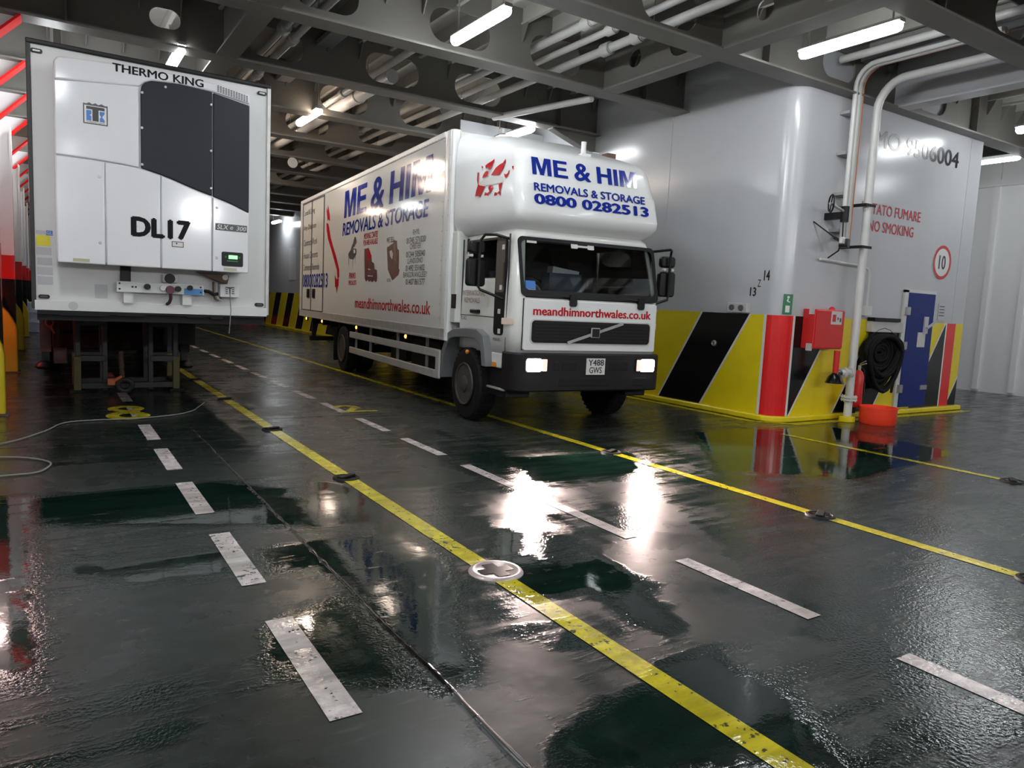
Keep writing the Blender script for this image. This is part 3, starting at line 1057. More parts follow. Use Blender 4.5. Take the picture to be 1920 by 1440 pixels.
make_lamp((4.4, 22.0, LZ), 'distant warm tube lamp beyond the lorry', warm=True, hang=HG)
make_lamp((1.0, 26.0, LZ), 'distant tube lamp along the left side', hang=HG)
make_lamp((3.75, 0.9, LZ), 'tube lamp overhead between the lanes, above the viewer', hang=HG)
make_lamp((-0.15, 5.9, LZ), 'left of two paired tube lamps above the deck before the trailer', hang=HG, power=2.4)
make_lamp((5.9, 2.4, LZ), 'added unseen tube lamp overhead in front of the lorry', hang=HG)  # put in out of view to brighten the lorry front
make_lamp((3.3, 5.9, LZ), 'added unseen right one of two tube lamps above the deck before the trailer', hang=HG, power=1.6)  # put in to brighten the trailer front, lorry side and cab
make_lamp((0.25, 3.4, LZ), 'tube lamp overhead facing the fridge trailer front', hang=HG)
make_lamp((0.6, -3.0, LZ), 'tube lamp behind the viewer on the left', hang=HG)
make_lamp((9.5, 0.5, LZ), 'tube lamp behind the viewer on the right', hang=HG)
make_lamp((14.2, -1.5, LZ), 'tube lamp behind the viewer by the right ship side', hang=HG)


def floodlight(x, label):
    t = thing('bulkhead_floodlight', label, 'floodlight', (x, -8.98, 4.25), 0, 'floodlights on the bulkhead behind the viewer')
    MB().box((-0.36, 0.02, -0.22), (0.36, 0.16, 0.22)).build('housing', M_lampbody, t, smooth=0, bevel=0.02)
    MB().box((-0.31, 0.16, -0.17), (0.31, 0.17, 0.17)).build('lit_lens', emit('floodlight glow', (0.97, 0.98, 1.0), 112.0), t, smooth=0)
    MB().box((-0.4, -0.0, -0.05), (0.4, 0.02, 0.05)).build('bracket', M_steel, t, smooth=0)


for fx, fl in ((-0.55, 'added unseen floodlight at far left, in line with the trailer'), (4.6, 'bulkhead floodlight in line with the inner lane'), (8.4, 'added unseen floodlight in line with the lorry'), (13.0, 'added unseen floodlight at far right, in line with the casing')):
    floodlight(fx, fl)  # three floods added for frontal light; the inner lane one follows glints


def bulkhead_lamp(loc, label, col, strength, name, rz=0.0):
    t = thing('bulkhead_lamp', label, 'lamp', loc, rz, 'round bulkhead lamps on the side frames')
    MB().lathe([(0.12, 0), (0.12, 0.05), (0.10, 0.07)], (0, 0, 0), 'x', 20).build('base', M_steel, t)
    MB().lathe([(0.095, 0.07), (0.09, 0.12), (0.06, 0.155), (0.0, 0.165)], (0, 0, 0), 'x', 20).build('lens', emit(name, col, strength), t, smooth=60)
    return t


bulkhead_lamp((-0.585, 10.68, 2.75), 'pinkish round lamp on the side frame left of the trailer', (1.0, 0.70, 0.66), 40, 'pink bulkhead glow', -PI / 2)
bulkhead_lamp((-1.05, 14.3, 1.25), 'added unseen red lamp low beside the trailer leg', (1.0, 0.12, 0.08), 30, 'red low glow')  # red source added for the red glow on leg and guard

# ================================================================== OVERHEAD PIPES
def pipe_run(name, x, z, r, y0, y1, label, mat_=M_pipe, couplings=(), flange=1.5, group=None):
    t = thing(name, label, 'pipe', (x, 0, z), 0, group)
    MB().cyl((0, y0, 0), (0, y1, 0), r, 14).build('pipe_barrel', mat_, t)
    for c in couplings:
        b = MB()
        b.cyl((0, c - 0.09, 0), (0, c + 0.09, 0), r * flange, 14)
        b.cyl((0, c - 0.11, 0), (0, c - 0.09, 0), r * 1.2, 14)
        b.build('coupling', mat_, t, bevel=0.008)
    for ty in [q for q in TY if y0 < q + 0.6 < y1][::2]:
        b = MB()
        b.cyl((0, ty + 0.6, 0), (0, ty + 0.6, DECK - z - 0.2), 0.008, 6)
        b.tube([(math.cos(q) * (r + 0.006), ty + 0.6, math.sin(q) * (r + 0.006)) for q in [k * PI / 6 for k in range(12)]], 0.007, 5, closed=True)
        b.build('pipe_clip', M_steel, t)
    return t


pipe_run('overhead_pipe', 6.32, 5.46, 0.060, -3, 34, 'upper grey pipe of the coupled trio above the lorry', couplings=(8.35, 16.9), group='overhead pipes')
pipe_run('overhead_pipe', 6.58, 5.38, 0.048, -3, 34, 'middle thinner grey pipe of the coupled trio above the lorry', couplings=(8.15, 15.1), group='overhead pipes')
pipe_run('overhead_pipe', 6.84, 5.28, 0.062, -3, 34, 'lower right grey pipe of the coupled trio above the lorry', couplings=(8.55, 7.9, 12.6), group='overhead pipes')
pipe_run('overhead_pipe', 4.72, 5.32, 0.055, 10.2, 34, 'thin pipe running beside the fat pipe over the lanes', couplings=(13.6,), group='overhead pipes')
pipe_run('overhead_pipe', 4.98, 5.30, 0.115, 11.9, 24, 'fat pale pipe ending beside the warm tube lamp', M_wpipe, couplings=(13.55,), flange=1.12, group='overhead pipes')
pipe_run('overhead_pipe', 2.90, 5.30, 0.050, 8, 30, 'left pipe of the pair near the trailer corner', couplings=(10.85, 13.0), flange=1.8, group='overhead pipes')
pipe_run('overhead_pipe', 3.12, 5.28, 0.050, 8, 30, 'right pipe of the pair near the trailer corner', couplings=(11.2, 13.3), flange=1.6, group='overhead pipes')
pipe_run('overhead_pipe', 9.9, 5.38, 0.055, -3, 6.9, 'grey pipe above the white tube lamp at the casing', couplings=(3.4,), group='overhead pipes')
b = MB()
b.cyl((7.45, 9.62, 4.93), (6.98, 11.9, 4.97), 0.055, 12)
tag(b.build('slanting_pipe', M_wpipe), 'pale slanting pipe under the girders behind the lorry fairing', 'pipe')
# cable trays with bundled cables
for (x0, y0, y1, lab) in ((3.75, 9.5, 30, 'narrow cable tray over the lorry side'), (10.5, 2.5, 6.9, 'cable tray leading to the conduits at the casing')):
    t = thing('cable_tray', lab, 'cable tray', (x0, 0, 5.5))
    b = MB()
    b.box((-0.12, y0, -0.05), (0.12, y1, -0.045)).box((-0.125, y0, -0.05), (-0.12, y1, 0.02)).box((0.12, y0, -0.05), (0.125, y1, 0.02))
    k = y0 + 0.3
    while k < y1:
        b.box((-0.02, k - 0.01, 0.02), (0.0, k + 0.01, 0.15))
        k += 0.8
    b.build('tray', M_steel, t, smooth=0)
    b = MB()
    for dx in (-0.08, -0.045, -0.01, 0.03, 0.075):
        b.cyl((dx, y0, -0.028), (dx, y1, -0.028), 0.016, 6)
    b.build('cable_bundle', M_grime, t)
# square floodlight and loudspeaker under the girders
t = thing('deck_loudspeaker', 'small white horn loudspeaker under the far girders', 'loudspeaker', (5.2, 18.75, 4.80))
MB().lathe([(0.03, 0.0), (0.045, -0.08), (0.12, -0.2), (0.125, -0.21)], (0, 0, 0), 'y', 16).build('horn', M_wpipe, t)
MB().cyl((0, 0.02, 0.0), (0, 0.02, 0.153), 0.012, 8).build('bracket', M_steel, t)
# knee where the girder meets the casing, and a white plate added behind it to catch lamp glare
t = thing('knee_bracket', 'dark knee bracket where the girder meets the casing above the lorry fairing', 'bracket', (0, 11.75, 0))
b = MB()
b.prism([(8.2, FLANGE - 0.03), (CX - 0.002, FLANGE - 0.03), (CX - 0.002, 4.62)], (0, 0.01, 0), X, Z, 0.02)
b.build('plate', M_girder, t, smooth=0)
b = MB()
b.bar((8.15, 0, 4.945), (CX - 0.03, 0, 4.60), 0.18, 0.025)
b.build('flange', M_girder, t, smooth=0)
t = thing('glare_plate', 'added white plate catching lamp glare under the girder behind the lorry fairing', 'plate', (0, 13.62, 0))
b = MB()
b.prism([(7.2, 4.25), (CX - 0.002, 4.25), (CX - 0.002, FLANGE + 0.3), (7.2, FLANGE + 0.3)], (0, 0, 0), X, Z, 0.03)
b.build('plating', M_hull, t, smooth=0)
b = MB()
b.box((7.2, -0.05, 4.22), (CX - 0.002, 0.08, 4.25))
b.build('lower_edge', M_girder, t, smooth=0)

# ================================================================== FITTINGS ON THE CASING
# main white pipe: up from the deck, bent toward the viewer under the deckhead
PX, PYY = 10.66, 6.74
pts = [(PX, PYY, 0.0), (PX, PYY, 2.5), (PX, PYY, 4.75)]
for k in range(1, 8):
    a = PI / 2 * k / 7
    pts.append((PX, PYY - 0.42 * (1 - math.cos(a)), 4.75 + 0.42 * math.sin(a)))
pts += [(PX, 5.3, 5.17), (PX, 4.75, 5.17)]
t = thing('fire_main_pipe', 'white vertical pipe in front of the casing, bent over at the top', 'pipe')
MB().tube(pts, 0.062, 16).build('pipe_barrel', M_wpipe, t)
b = MB()
b.cyl((PX, PYY, 0.0), (PX, PYY, 0.09), 0.12, 18)
b.build('foot', M_yel, t, bevel=0.01)
b = MB()
b.cyl((PX, PYY, 0.34), (PX, PYY, 0.37), 0.12, 18).cyl((PX, PYY, 0.38), (PX, PYY, 0.41), 0.12, 18)
for k in range(6):
    b.cyl((PX + 0.1 * math.cos(k), PYY + 0.1 * math.sin(k), 0.32), (PX + 0.1 * math.cos(k), PYY + 0.1 * math.sin(k), 0.43), 0.012, 6)
b.build('flange_joint', M_wpipe, t)
b = MB()
b.cyl((PX, 5.0, 5.17), (PX, 5.06, 5.17), 0.12, 16)
b.build('end_flange', M_pipe, t)
for zz in (3.35, 2.72):
    b = MB()
    b.box((PX - 0.10, PYY - 0.07, zz - 0.02), (PX + 0.10, PYY - 0.062, zz + 0.02))
    b.box((PX - 0.16, PYY - 0.07, zz - 0.02), (PX - 0.10, CY - 0.002, zz + 0.02))
    b.build('pipe_bracket', M_chassis, t, smooth=0)
b = MB()
b.cyl((PX, PYY, 0.78), (PX - 0.30, PYY, 0.78), 0.05, 14).cyl((PX - 0.22, PYY, 0.78), (PX - 0.19, PYY, 0.78), 0.085, 16).cyl((PX - 0.07, PYY, 0.78), (PX - 0.04, PYY, 0.78), 0.085, 16)
b.build('hydrant_branch', M_wpipe, t)
b = MB()
b.cyl((PX - 0.30, PYY, 0.78), (PX - 0.42, PYY, 0.76), 0.05, 12)
b.lathe([(0.0, 0.0), (0.14, 0.0), (0.10, 0.10), (0.04, 0.16), (0, 0.16)], (PX - 0.42, PYY, 0.62), 'z', 14)
b.build('hydrant_valve', M_blk, t)
b = MB()
b.cyl((PX - 0.42, PYY, 0.78), (PX - 0.42, PYY, 1.12), 0.045, 12)
b.build('valve_riser', M_firered, t)

# conduits rising beside the pipe
t = thing('cable_conduit', 'grey cable conduit strip with an orange cable climbing the casing', 'conduit')
def bend(x, y, ztop, rr, yend):
    p = [(x, y, 2.82), (x, y, ztop)]
    for k in range(1, 7):
        a = PI / 2 * k / 6
        p.append((x, y - rr * (1 - math.cos(a)), ztop + rr * math.sin(a)))
    p.append((x, yend, ztop + rr))
    return p
for dx, r, m_, nm in ((0.0, 0.035, M_wpipe, 'conduit_tube'), (0.09, 0.045, M_pipe, 'conduit_tube'), (0.155, 0.02, M_wpipe, 'conduit_tube'), (0.185, 0.018, M_orangecable, 'orange_cable')):
    MB().tube(bend(10.26 + dx, 6.86, 5.05, 0.30, 4.9), r, 10).build(nm, m_, t)
for zz in (2.95, 3.5, 4.1, 4.7):
    MB().box((10.2, 6.89, zz - 0.02), (10.5, CY - 0.002, zz + 0.02)).build('conduit_bracket', M_steel, t, smooth=0)

# valve handwheel and stem
t = thing('valve_handwheel', 'black valve handwheel on a stem left of the conduits', 'valve')
c = Vector((9.72, 6.72, 3.28))
wx, wy = 0.62, 0.78      # in-plane direction of the wheel
b = MB()
b.tube([(c.x + 0.125 * wx * math.cos(k * PI / 9), c.y + 0.125 * wy * math.cos(k * PI / 9), c.z + 0.125 * math.sin(k * PI / 9)) for k in range(18)], 0.012, 8, closed=True)
for k in range(4):
    a = k * PI / 2 + 0.3
    b.cyl(c, (c.x + 0.125 * wx * math.cos(a), c.y + 0.125 * wy * math.cos(a), c.z + 0.125 * math.sin(a)), 0.009, 6)
b.build('wheel', M_dark, t)
MB().cyl(c - Vector((0.03, 0, 0)), (10.1, 6.74, 3.20), 0.02, 8).build('stem', M_grime, t)
b = MB()
b.cyl((10.1, 6.74, 3.05), (10.1, 6.74, 3.28), 0.06, 12).box((10.05, 6.74, 3.1), (10.15, CY, 3.2))
b.build('valve_body', M_dark, t)
# small floodlight on an angle bracket
t = thing('deck_floodlight', 'small black floodlight on a bracket under the conduits', 'lamp')
b = MB()
b.prism(rrect(-0.09, -0.06, 0.09, 0.06, 0.02), (9.93, 6.66, 2.72), Vector((0.5, 0.2, 0)).normalized(), Z, 0.12)
b.build('lamp_head', M_dark, t, smooth=40)
MB().box((9.80, 6.55, 2.70), (9.9, 6.6, 2.80)).build('lens', M_wpipe, t, smooth=0, bevel=0.015)
b = MB()
b.bar((9.98, 6.66, 2.74), (10.35, CY - 0.003, 2.86), 0.03).bar((9.98, 6.68, 2.74), (9.8, CY - 0.003, 3.05), 0.02)
b.build('bracket', M_chassis, t, smooth=0)
MB().tube([(10.02, 6.70, 3.05), (10.02, 6.69, 2.8), (10.0, 6.72, 2.62), (10.02, 6.9, 2.52)], 0.012, 6).build('cable', M_dark, t)
# thin conduit to the hose reel
t = thing('thin_conduit', 'thin pale conduit bending down the casing to the hose reel', 'conduit')
MB().tube([(9.95, 6.98, 2.50), (11.1, 6.98, 2.46), (11.22, 6.98, 2.42), (11.27, 6.98, 2.33), (11.27, 6.98, 1.72)], 0.02, 8).build('conduit_tube', M_wpipe, t)
MB().box((11.17, 6.93, 1.68), (11.37, CY - 0.002, 1.84)).build('junction_box', M_wpipe, t, smooth=0, bevel=0.01)

# red fire hose cabinet
t = thing('fire_hose_cabinet', 'red fire hose cabinet on the casing beside the white pipe', 'cabinet', (10.11, CY, 1.44))
b = MB()
b.box((-0.36, -0.22, -0.30), (0.36, -0.004, 0.30))
b.build('body', M_firered, t, smooth=0, bevel=0.012)
MB().box((-0.345, -0.24, -0.285), (0.345, -0.221, 0.285)).build('door', M_firered, t, smooth=0, bevel=0.008)
b = MB()
b.box((0.0, -0.246, 0.08), (0.27, -0.241, 0.28))
b.m(1).box((0.03, -0.249, 0.12), (0.11, -0.246, 0.23))
b.m(2).box((0.15, -0.249, 0.15), (0.18, -0.246, 0.19)).box((0.21, -0.249, 0.12), (0.25, -0.246, 0.18))
o = b.build('label_plate', [M_printw, M_redv, M_greyv], t, smooth=0)
b = MB()
b.box((-0.38, -0.2, 0.22), (-0.345, -0.12, 0.33))
b.build('hinge', M_pipe, t, smooth=0)
MB().box((-0.39, -0.2, -0.33), (-0.35, -0.12, -0.22)).build('hinge', M_pipe, t, smooth=0)
b = MB()
b.lathe([(0, 0), (0.05, 0), (0.05, 0.02), (0.02, 0.05), (0, 0.05)], (0.18, -0.12, 0.30), 'z', 10)
b.build('vent_cap', M_firered, t)

# hose reel with black hose
t = thing('hose_reel', 'black rubber hose hanging in coils from a wall bracket beside the blue door', 'hose reel', (11.78, CY, 1.2))
b = MB()
b.box((-0.36, -0.12, 0.22), (0.55, -0.004, 0.4))
b.build('bracket', M_pipe, t, smooth=0, bevel=0.01)
b = MB()
b.box((-0.36, -0.15, 0.40), (0.40, -0.02, 0.46))
b.build('shelf', M_dark, t, smooth=0)
rng = random.Random(3)
b = MB()
for q in range(11):
    w = 0.50 + 0.02 * (q % 4)
    hgt = 0.52 + rng.uniform(-0.06, 0.20)
    yy = -0.05 - 0.028 * (q % 6)
    cx = rng.uniform(-0.06, 0.06)
    pts = []
    for k in range(20):
        a = 2 * PI * k / 20
        rx = w * (0.9 - 0.22 * max(0, -math.sin(a)))
        pts.append((cx + rx * math.cos(a), yy + rng.uniform(-0.006, 0.006), 0.20 - hgt * 0.55 + (hgt * 0.62 if math.sin(a) > 0 else hgt) * math.sin(a) * 0.8))
    b.tube(pts, 0.034, 8, closed=True)
for q in range(9):
    w = 0.10 + 0.045 * q
    pts = [(w * math.cos(2 * PI * k / 16), -0.05 - 0.02 * (q % 3), -0.12 + (0.05 + 0.045 * q) * math.sin(2 * PI * k / 16)) for k in range(16)]
    b.tube(pts, 0.032, 8, closed=True)
b.build('hose_coil', M_rubber, t)
b = MB()
b.tube([(0.30, -0.14, -0.35), (0.36, -0.15, -0.58), (0.33, -0.15, -0.8)], [0.03, 0.03, 0.02], 8)
b.build('nozzle', M_dark, t)

# extinguisher
t = thing('fire_extinguisher', 'red fire extinguisher standing on the curb behind the white pipe', 'fire extinguisher', (11.06, 6.86, 0.20))
MB().lathe([(0.0, 0.0), (0.075, 0.0), (0.08, 0.02), (0.08, 0.5), (0.06, 0.57), (0.03, 0.60), (0.0, 0.61)], (0, 0, 0), 'z', 18).build('cylinder', M_firered, t, smooth=50)
b = MB()
b.cyl((0, 0, 0.6), (0, 0, 0.68), 0.025, 10)
b.bar((0, 0, 0.68), (0.0, -0.11, 0.72), 0.025, 0.015).bar((0, 0, 0.70), (0.0, -0.10, 0.76), 0.025, 0.012)
b.build('valve_head', M_steel, t)
MB().tube([(0.02, 0, 0.66), (0.10, -0.02, 0.60), (0.10, -0.05, 0.35), (0.085, -0.06, 0.18)], 0.013, 8).build('discharge_hose', M_dark, t)
MB().box((-0.08, 0.05, -0.11), (0.08, 0.14, 0.3)).build('wall_bracket', M_chassis, t, smooth=0)


def tub(loc, label, r=0.27, h=0.27):
    t = thing('plastic_tub', label, 'tub', loc, 0, 'orange red plastic tubs on the deck')
    MB().lathe([(0.0, 0.0), (r * 0.92, 0.0), (r, 0.03), (r, h), (r * 1.04, h), (r * 1.04, h - 0.02), (r * 0.96, h), (r * 0.94, 0.04), (0, 0.03)], (0, 0, 0), 'z', 24).build('bowl', M_tub, t, smooth=40)
    return t


tub((11.0, 6.44, 0.0), 'orange red round tub on the deck at the foot of the white pipe')
tub((8.55, 38.0, 0.0), 'small far orange red tub by the striped wall next to the trailer corner', 0.45, 0.4)

# signs
t = thing('speed_limit_sign', 'round white speed sign with red ring reading 10', 'sign', (13.55, CY, 2.70))
MB().lathe([(0.30, -0.012), (0.30, -0.002)], (0, 0, 0), 'y', 36).build('disc', M_linew, t)
b = MB()
n = 36
for k in range(n):
    a0, a1 = 2 * PI * k / n, 2 * PI * (k + 1) / n
    b.face([b.bm.verts.new((r * math.cos(a), -0.0145, r * math.sin(a))) for r, a in ((0.245, a0), (0.30, a0), (0.30, a1), (0.245, a1))])
b.build('red_ring', M_redv, t, smooth=0, recalc=False)
MB().text('10', (-0.11, -0.0125, -0.12), X, Z, 0.24, 0.22, bold=0.015, depth=0.002).build('number_lettering', M_blackv, t, smooth=0)
t = thing('exit_sign', 'narrow green escape sign above the red casing corner', 'sign', (9.40, 7.078, 1.79), -math.radians(27.7))
MB().box((-0.07, -0.014, -0.15), (0.07, -0.004, 0.15)).build('plate', M_green, t, smooth=0)
b = MB()
b.box((-0.035, -0.0165, -0.12), (0.03, -0.0142, -0.02))
b.sphere((0.0, -0.016, 0.105), 0.02, 8, 6, (1, 0.1, 1))
b.bar((0.0, -0.016, 0.08), (-0.015, -0.016, 0.045), 0.02, 0.003, up=(0, 1, 0)).bar((-0.015, -0.016, 0.05), (0.03, -0.016, 0.03), 0.014, 0.003, up=(0, 1, 0))
b.build('running_figure_symbol', M_linew, t, smooth=0)
for (nm, lab, x0, z0, w, h) in (('notice_plate', 'small beige notice plate right of the blue door', 13.72, 1.82, 0.22, 0.30),):
    t = thing(nm, lab, 'sign', (x0, CY, z0))
    MB().box((-w / 2, -0.012, -h / 2), (w / 2, -0.002, h / 2)).build('plate', M_paper, t, smooth=0)
    b = MB()
    for k in range(4):
        b.box((-w * 0.38, -0.0135, h * (0.3 - 0.18 * k)), (w * 0.38, -0.0122, h * (0.36 - 0.18 * k)))
    b.build('printed_lines', M_greyv, t, smooth=0)
t = thing('socket_box', 'grey twin socket box on the casing above the black stripe', 'socket', (CX, 7.82, 1.71))
MB().box((-0.10, -0.20, -0.075), (-0.003, 0.20, 0.075)).build('box', M_paper, t, smooth=0, bevel=0.01)
b = MB()
for s in (-0.09, 0.09):
    b.lathe([(0.045, -0.125), (0.045, -0.10)], (0, s, 0), 'x', 14)
b.build('socket_cap', M_greyv, t)
t = thing('deck_bolt', 'small steel eyelet on the black casing stripe', 'eyelet', (CX, 8.3, 1.12))
MB().lathe([(0.05, -0.02), (0.05, -0.004)], (0, 0, 0), 'x', 12).build('plate', M_steel, t)
MB().tube([(-0.03, 0.035 * math.cos(k * PI / 6), 0.035 * math.sin(k * PI / 6)) for k in range(12)], 0.008, 6, closed=True).build('ring', M_steel, t)

# ================================================================== DECK FITTINGS
def lashing_pot(x, y, label, big=False):
    t = thing('lashing_pot', label, 'deck fitting', (x, y, 0), 0, 'lashing pots set in the yellow lane lines')
    r = 0.155 if big else 0.11
    MB().lathe([(r * 1.08, 0.0), (r * 1.02, 0.013), (r * 0.86, 0.016), (r * 0.80, 0.008), (0, 0.007)], (0, 0, 0), 'z', 28).build('ring', M_potm if big else M_chassis, t, smooth=50)
    b = MB()
    L_, w = r * 0.68, r * 0.25
    b.prism([(-w, -L_), (w, -L_), (w, -w), (L_, -w), (L_, w), (w, w), (w, L_), (-w, L_), (-w, w), (-L_, w), (-L_, -w), (-w, -w)], (0, 0, 0.0085), X, Y, 0.003)
    b.build('cross_slot', M_blk, t, smooth=0)
    if not big:
        MB().box((-0.09, -0.03, 0.012), (0.09, 0.03, 0.03), Matrix.Rotation(0.5, 3, 'Z')).build('locking_bar', M_chassis, t, smooth=0, bevel=0.006)


M_potm = mat('scuffed steel pot rim', (0.45, 0.38, 0.36), 0.3, metal=0.3, var=0.2, scale=14)
lashing_pot(2.25, 3.58, 'bare steel lashing pot with cross slot on the near yellow line', True)
for (x, y, l) in ((2.215, 6.08, 'lashing pot on the inner yellow line nearest the bare steel one'), (2.22, 8.62, 'second dark lashing pot along the inner yellow line'),
                  (2.22, 11.25, 'dark lashing pot on the inner yellow line beside the trestle'), (2.22, 13.8, 'furthest dark lashing pot along the trailer side'),
                  (5.30, 3.5, 'dark lashing pot on the yellow line at the right of the lorry lane'), (5.31, 6.14, 'dark lashing pot on the yellow line in front of the lorry'),
                  (8.5, 3.45, 'dark lashing pot at the near end of the short yellow line'), (5.3, 1.95, 'dark lashing pot where the outer yellow line leaves the picture')):
    lashing_pot(x, y, l)
t = thing('deck_eyebolt', 'upright steel eyebolt with screw stem standing before the trestle', 'eyebolt', (0.985, 12.28, 0))
MB().tube([(0.095 * math.cos(k * PI / 9), 0, 0.11 + 0.085 * math.sin(k * PI / 9)) for k in range(18)], 0.036, 8, closed=True).build('eye', M_trestle, t)
b = MB()
b.cyl((-0.03, 0.05, 0.2), (-0.05, 0.06, 0.62), 0.03, 10)
for k in range(14):
    b.cyl((-0.03 - 0.02 * k / 13, 0.05, 0.22 + 0.028 * k), (-0.03 - 0.02 * k / 13, 0.05, 0.235 + 0.028 * k), 0.042, 10)
b.build('screw_stem', M_rust, t)
b = MB()
b.bar((-0.04, 0.0, 0.25), (-0.17, -0.03, 0.17), 0.04).box((-0.23, -0.05, 0.12), (-0.13, 0.0, 0.22))
b.build('lashing_hook', M_lash, t, smooth=0, bevel=0.01)


def ropething(name, pts, label, r=0.008):
    P = [Vector(p) for p in pts]
    out = []
    for i in range(len(P) - 1):
        p0, p1, p2, p3 = P[max(i - 1, 0)], P[i], P[i + 1], P[min(i + 2, len(P) - 1)]
        for k in range(8):
            u = k / 8
            out.append(0.5 * ((2 * p1) + (-p0 + p2) * u + (2 * p0 - 5 * p1 + 4 * p2 - p3) * u * u + (-p0 + 3 * p1 - 3 * p2 + p3) * u ** 3))
    out.append(P[-1])
    return tag(MB().tube(out, r, 6).build(name, M_rope), label, 'rope')


zr = 0.013
ropething('deck_rope', [(-1.0, 8.2, zr), (-0.4, 8.53, zr), (-0.05, 9.1, zr), (0.15, 9.63, zr), (0.45, 9.75, zr), (0.87, 9.74, zr), (1.35, 9.92, zr), (1.6, 10.2, zr), (1.72, 10.5, zr), (1.85, 10.8, 0.03)], 'thin pale rope lying across the deck under the trailer front')
ropething('deck_rope', [(-0.9, 7.95, zr), (-0.37, 7.88, zr), (-0.13, 7.74, zr), (0.01, 7.50, zr), (-0.03, 7.25, zr), (-0.12, 7.13, zr), (-0.34, 7.1, zr), (-0.9, 7.0, zr)], 'loop of thin pale rope on the deck at the left')

# ================================================================== LEFT SIDE GUARDS
def guard(x, y, label, m_=M_postyel):
    t = thing('frame_guard', label, 'bollard', (x, y, 0), 0, 'yellow bumper guards at the side frames')
    prof = [(-0.36, 0.0), (0.0, 0.0), (0.0, 0.72), (-0.02, 0.84), (-0.07, 0.95), (-0.13, 1.05), (-0.20, 1.14), (-0.23, 1.30), (-0.36, 1.30)]
    b = MB()
    b.prism(prof, (0, 0.11, 0), X, Z, 0.22)
    b.build('guard_plate', m_, t, smooth=40, bevel=0.03, seg=3)
    MB().box((-0.40, -0.16, 0), (0.03, 0.16, 0.02)).build('base_plate', M_rust, t, smooth=0)


for i, (gy, lab) in enumerate(((5.75, 'yellow guard hidden at the very left, first of the row'), (10.55, 'nearest yellow frame guard cut by the left picture edge'), (15.45, 'second yellow frame guard along the left, lit orange'),
                               (20.3, 'third yellow frame guard along the left, beside the trailer leg'), (25.2, 'fourth yellow frame guard behind the trailer'), (29.9, 'fifth yellow frame guard behind the trailer'))):
    guard(-0.42, gy - 0.02, lab)
t = thing('water_drum', 'pale blue drum standing far behind the yellow guards', 'drum', (-0.2, 27.6, 0))
MB().lathe([(0, 0), (0.26, 0), (0.28, 0.02), (0.28, 0.3), (0.29, 0.32), (0.28, 0.34), (0.28, 0.62), (0.29, 0.64), (0.28, 0.66), (0.28, 0.92), (0.25, 0.95), (0, 0.94)], (0, 0, 0), 'z', 20).build('barrel', mat('pale blue plastic', (0.35, 0.42, 0.55), 0.4), t, smooth=40)
MB().cyl((0.1, 0, 0.94), (0.1, 0, 0.97), 0.04, 10).build('cap', M_wpipe, t)

# ================================================================== REFRIGERATED TRAILER
TR = thing('refrigerated_trailer', 'white refrigerated semi trailer with black grille and fridge unit on its front wall', 'trailer', (-0.13, 9.85, 0))
b = MB()
b.box((0.02, 0.0, 1.30), (2.58, 13.6, 4.20))
b.build('body', M_fridgewall, TR, smooth=0, bevel=0.015)
b = MB()
b.box((0.0, -0.035, 4.165), (2.6, 0.05, 4.215)).box((0.0, 0.05, 4.19), (2.6, 13.6, 4.215))
b.build('roof_rail', M_dark, TR, smooth=0, bevel=0.01)
for s, x0 in ((0, 0.0), (1, 2.555)):
    b = MB()
    b.box((x0, -0.03, 1.30), (x0 + 0.045, 0.03, 4.17))
    b.build('corner_post', M_trestle if s == 0 else M_alu, TR, smooth=0, bevel=0.008)
b = MB()
b.box((0.03, -0.05, 1.285), (2.57, 0.0, 1.395))
for xx in (0.5, 1.3, 1.75, 2.1):
    b.cyl((xx, -0.052, 1.36), (xx, -0.05, 1.36), 0.008, 8)
b.build('front_sill', M_fridgewall, TR, smooth=0, bevel=0.006)
b = MB()
b.box((0.05, 0.0, 1.17), (2.55, 13.6, 1.30))
rng = random.Random(5)
xx = 0.05
while xx < 2.5:
    w = rng.uniform(0.08, 0.3)
    b.box((xx, -0.045, 1.275 - rng.uniform(0.01, 0.05)), (min(xx + w, 2.56), 0.0, 1.286))
    xx += w
b.build('underframe', M_chassis, TR, smooth=0)
b = MB()
for xx in (0.85, 1.75):
    b.box((xx - 0.07, 3.8, 0.9), (xx + 0.07, 13.4, 1.17))
b.box((0.6, 1.0, 1.12), (2.0, 2.2, 1.17))
b.build('chassis_rails', M_chassis, TR, smooth=0)
for xx, zz in ((0.10, 4.095), (2.49, 4.095), (0.12, 1.435), (2.48, 1.435)):
    b = MB()
    b.prism(rrect(xx - 0.055, zz - 0.022, xx + 0.055, zz + 0.022, 0.021), (0, 0.0, 0), X, Z, 0.025)
    o = b.build('marker_light', M_dark, TR, smooth=30)
    b = MB()
    b.prism(rrect(xx - 0.035, zz - 0.009, xx + 0.035, zz + 0.009, 0.008), (0, -0.025, 0), X, Z, 0.004)
    b.build('lens', M_greyv, o, smooth=30)

# ---- fridge unit
FY = -0.40


def ux(x):
    return 0.96 * x + 0.13


def uz(z):
    return 1.6 + 0.96 * (z - 1.6)


b = MB()
b.prism(rrect(ux(0.12), uz(1.84), ux(2.22), uz(4.06), 0.04), (0, 0.0, 0), X, Z, 0.37)
unit = b.build('refrigeration_unit', M_fridge, TR, smooth=40, bevel=0.02)
ARC = [(0.12, 3.02), (0.4, 3.018), (0.61, 3.01), (0.8, 3.0), (0.98, 2.985), (1.2, 2.935), (1.4, 2.87), (1.54, 2.82), (1.78, 2.75), (2.0, 2.68), (2.22, 2.59)]


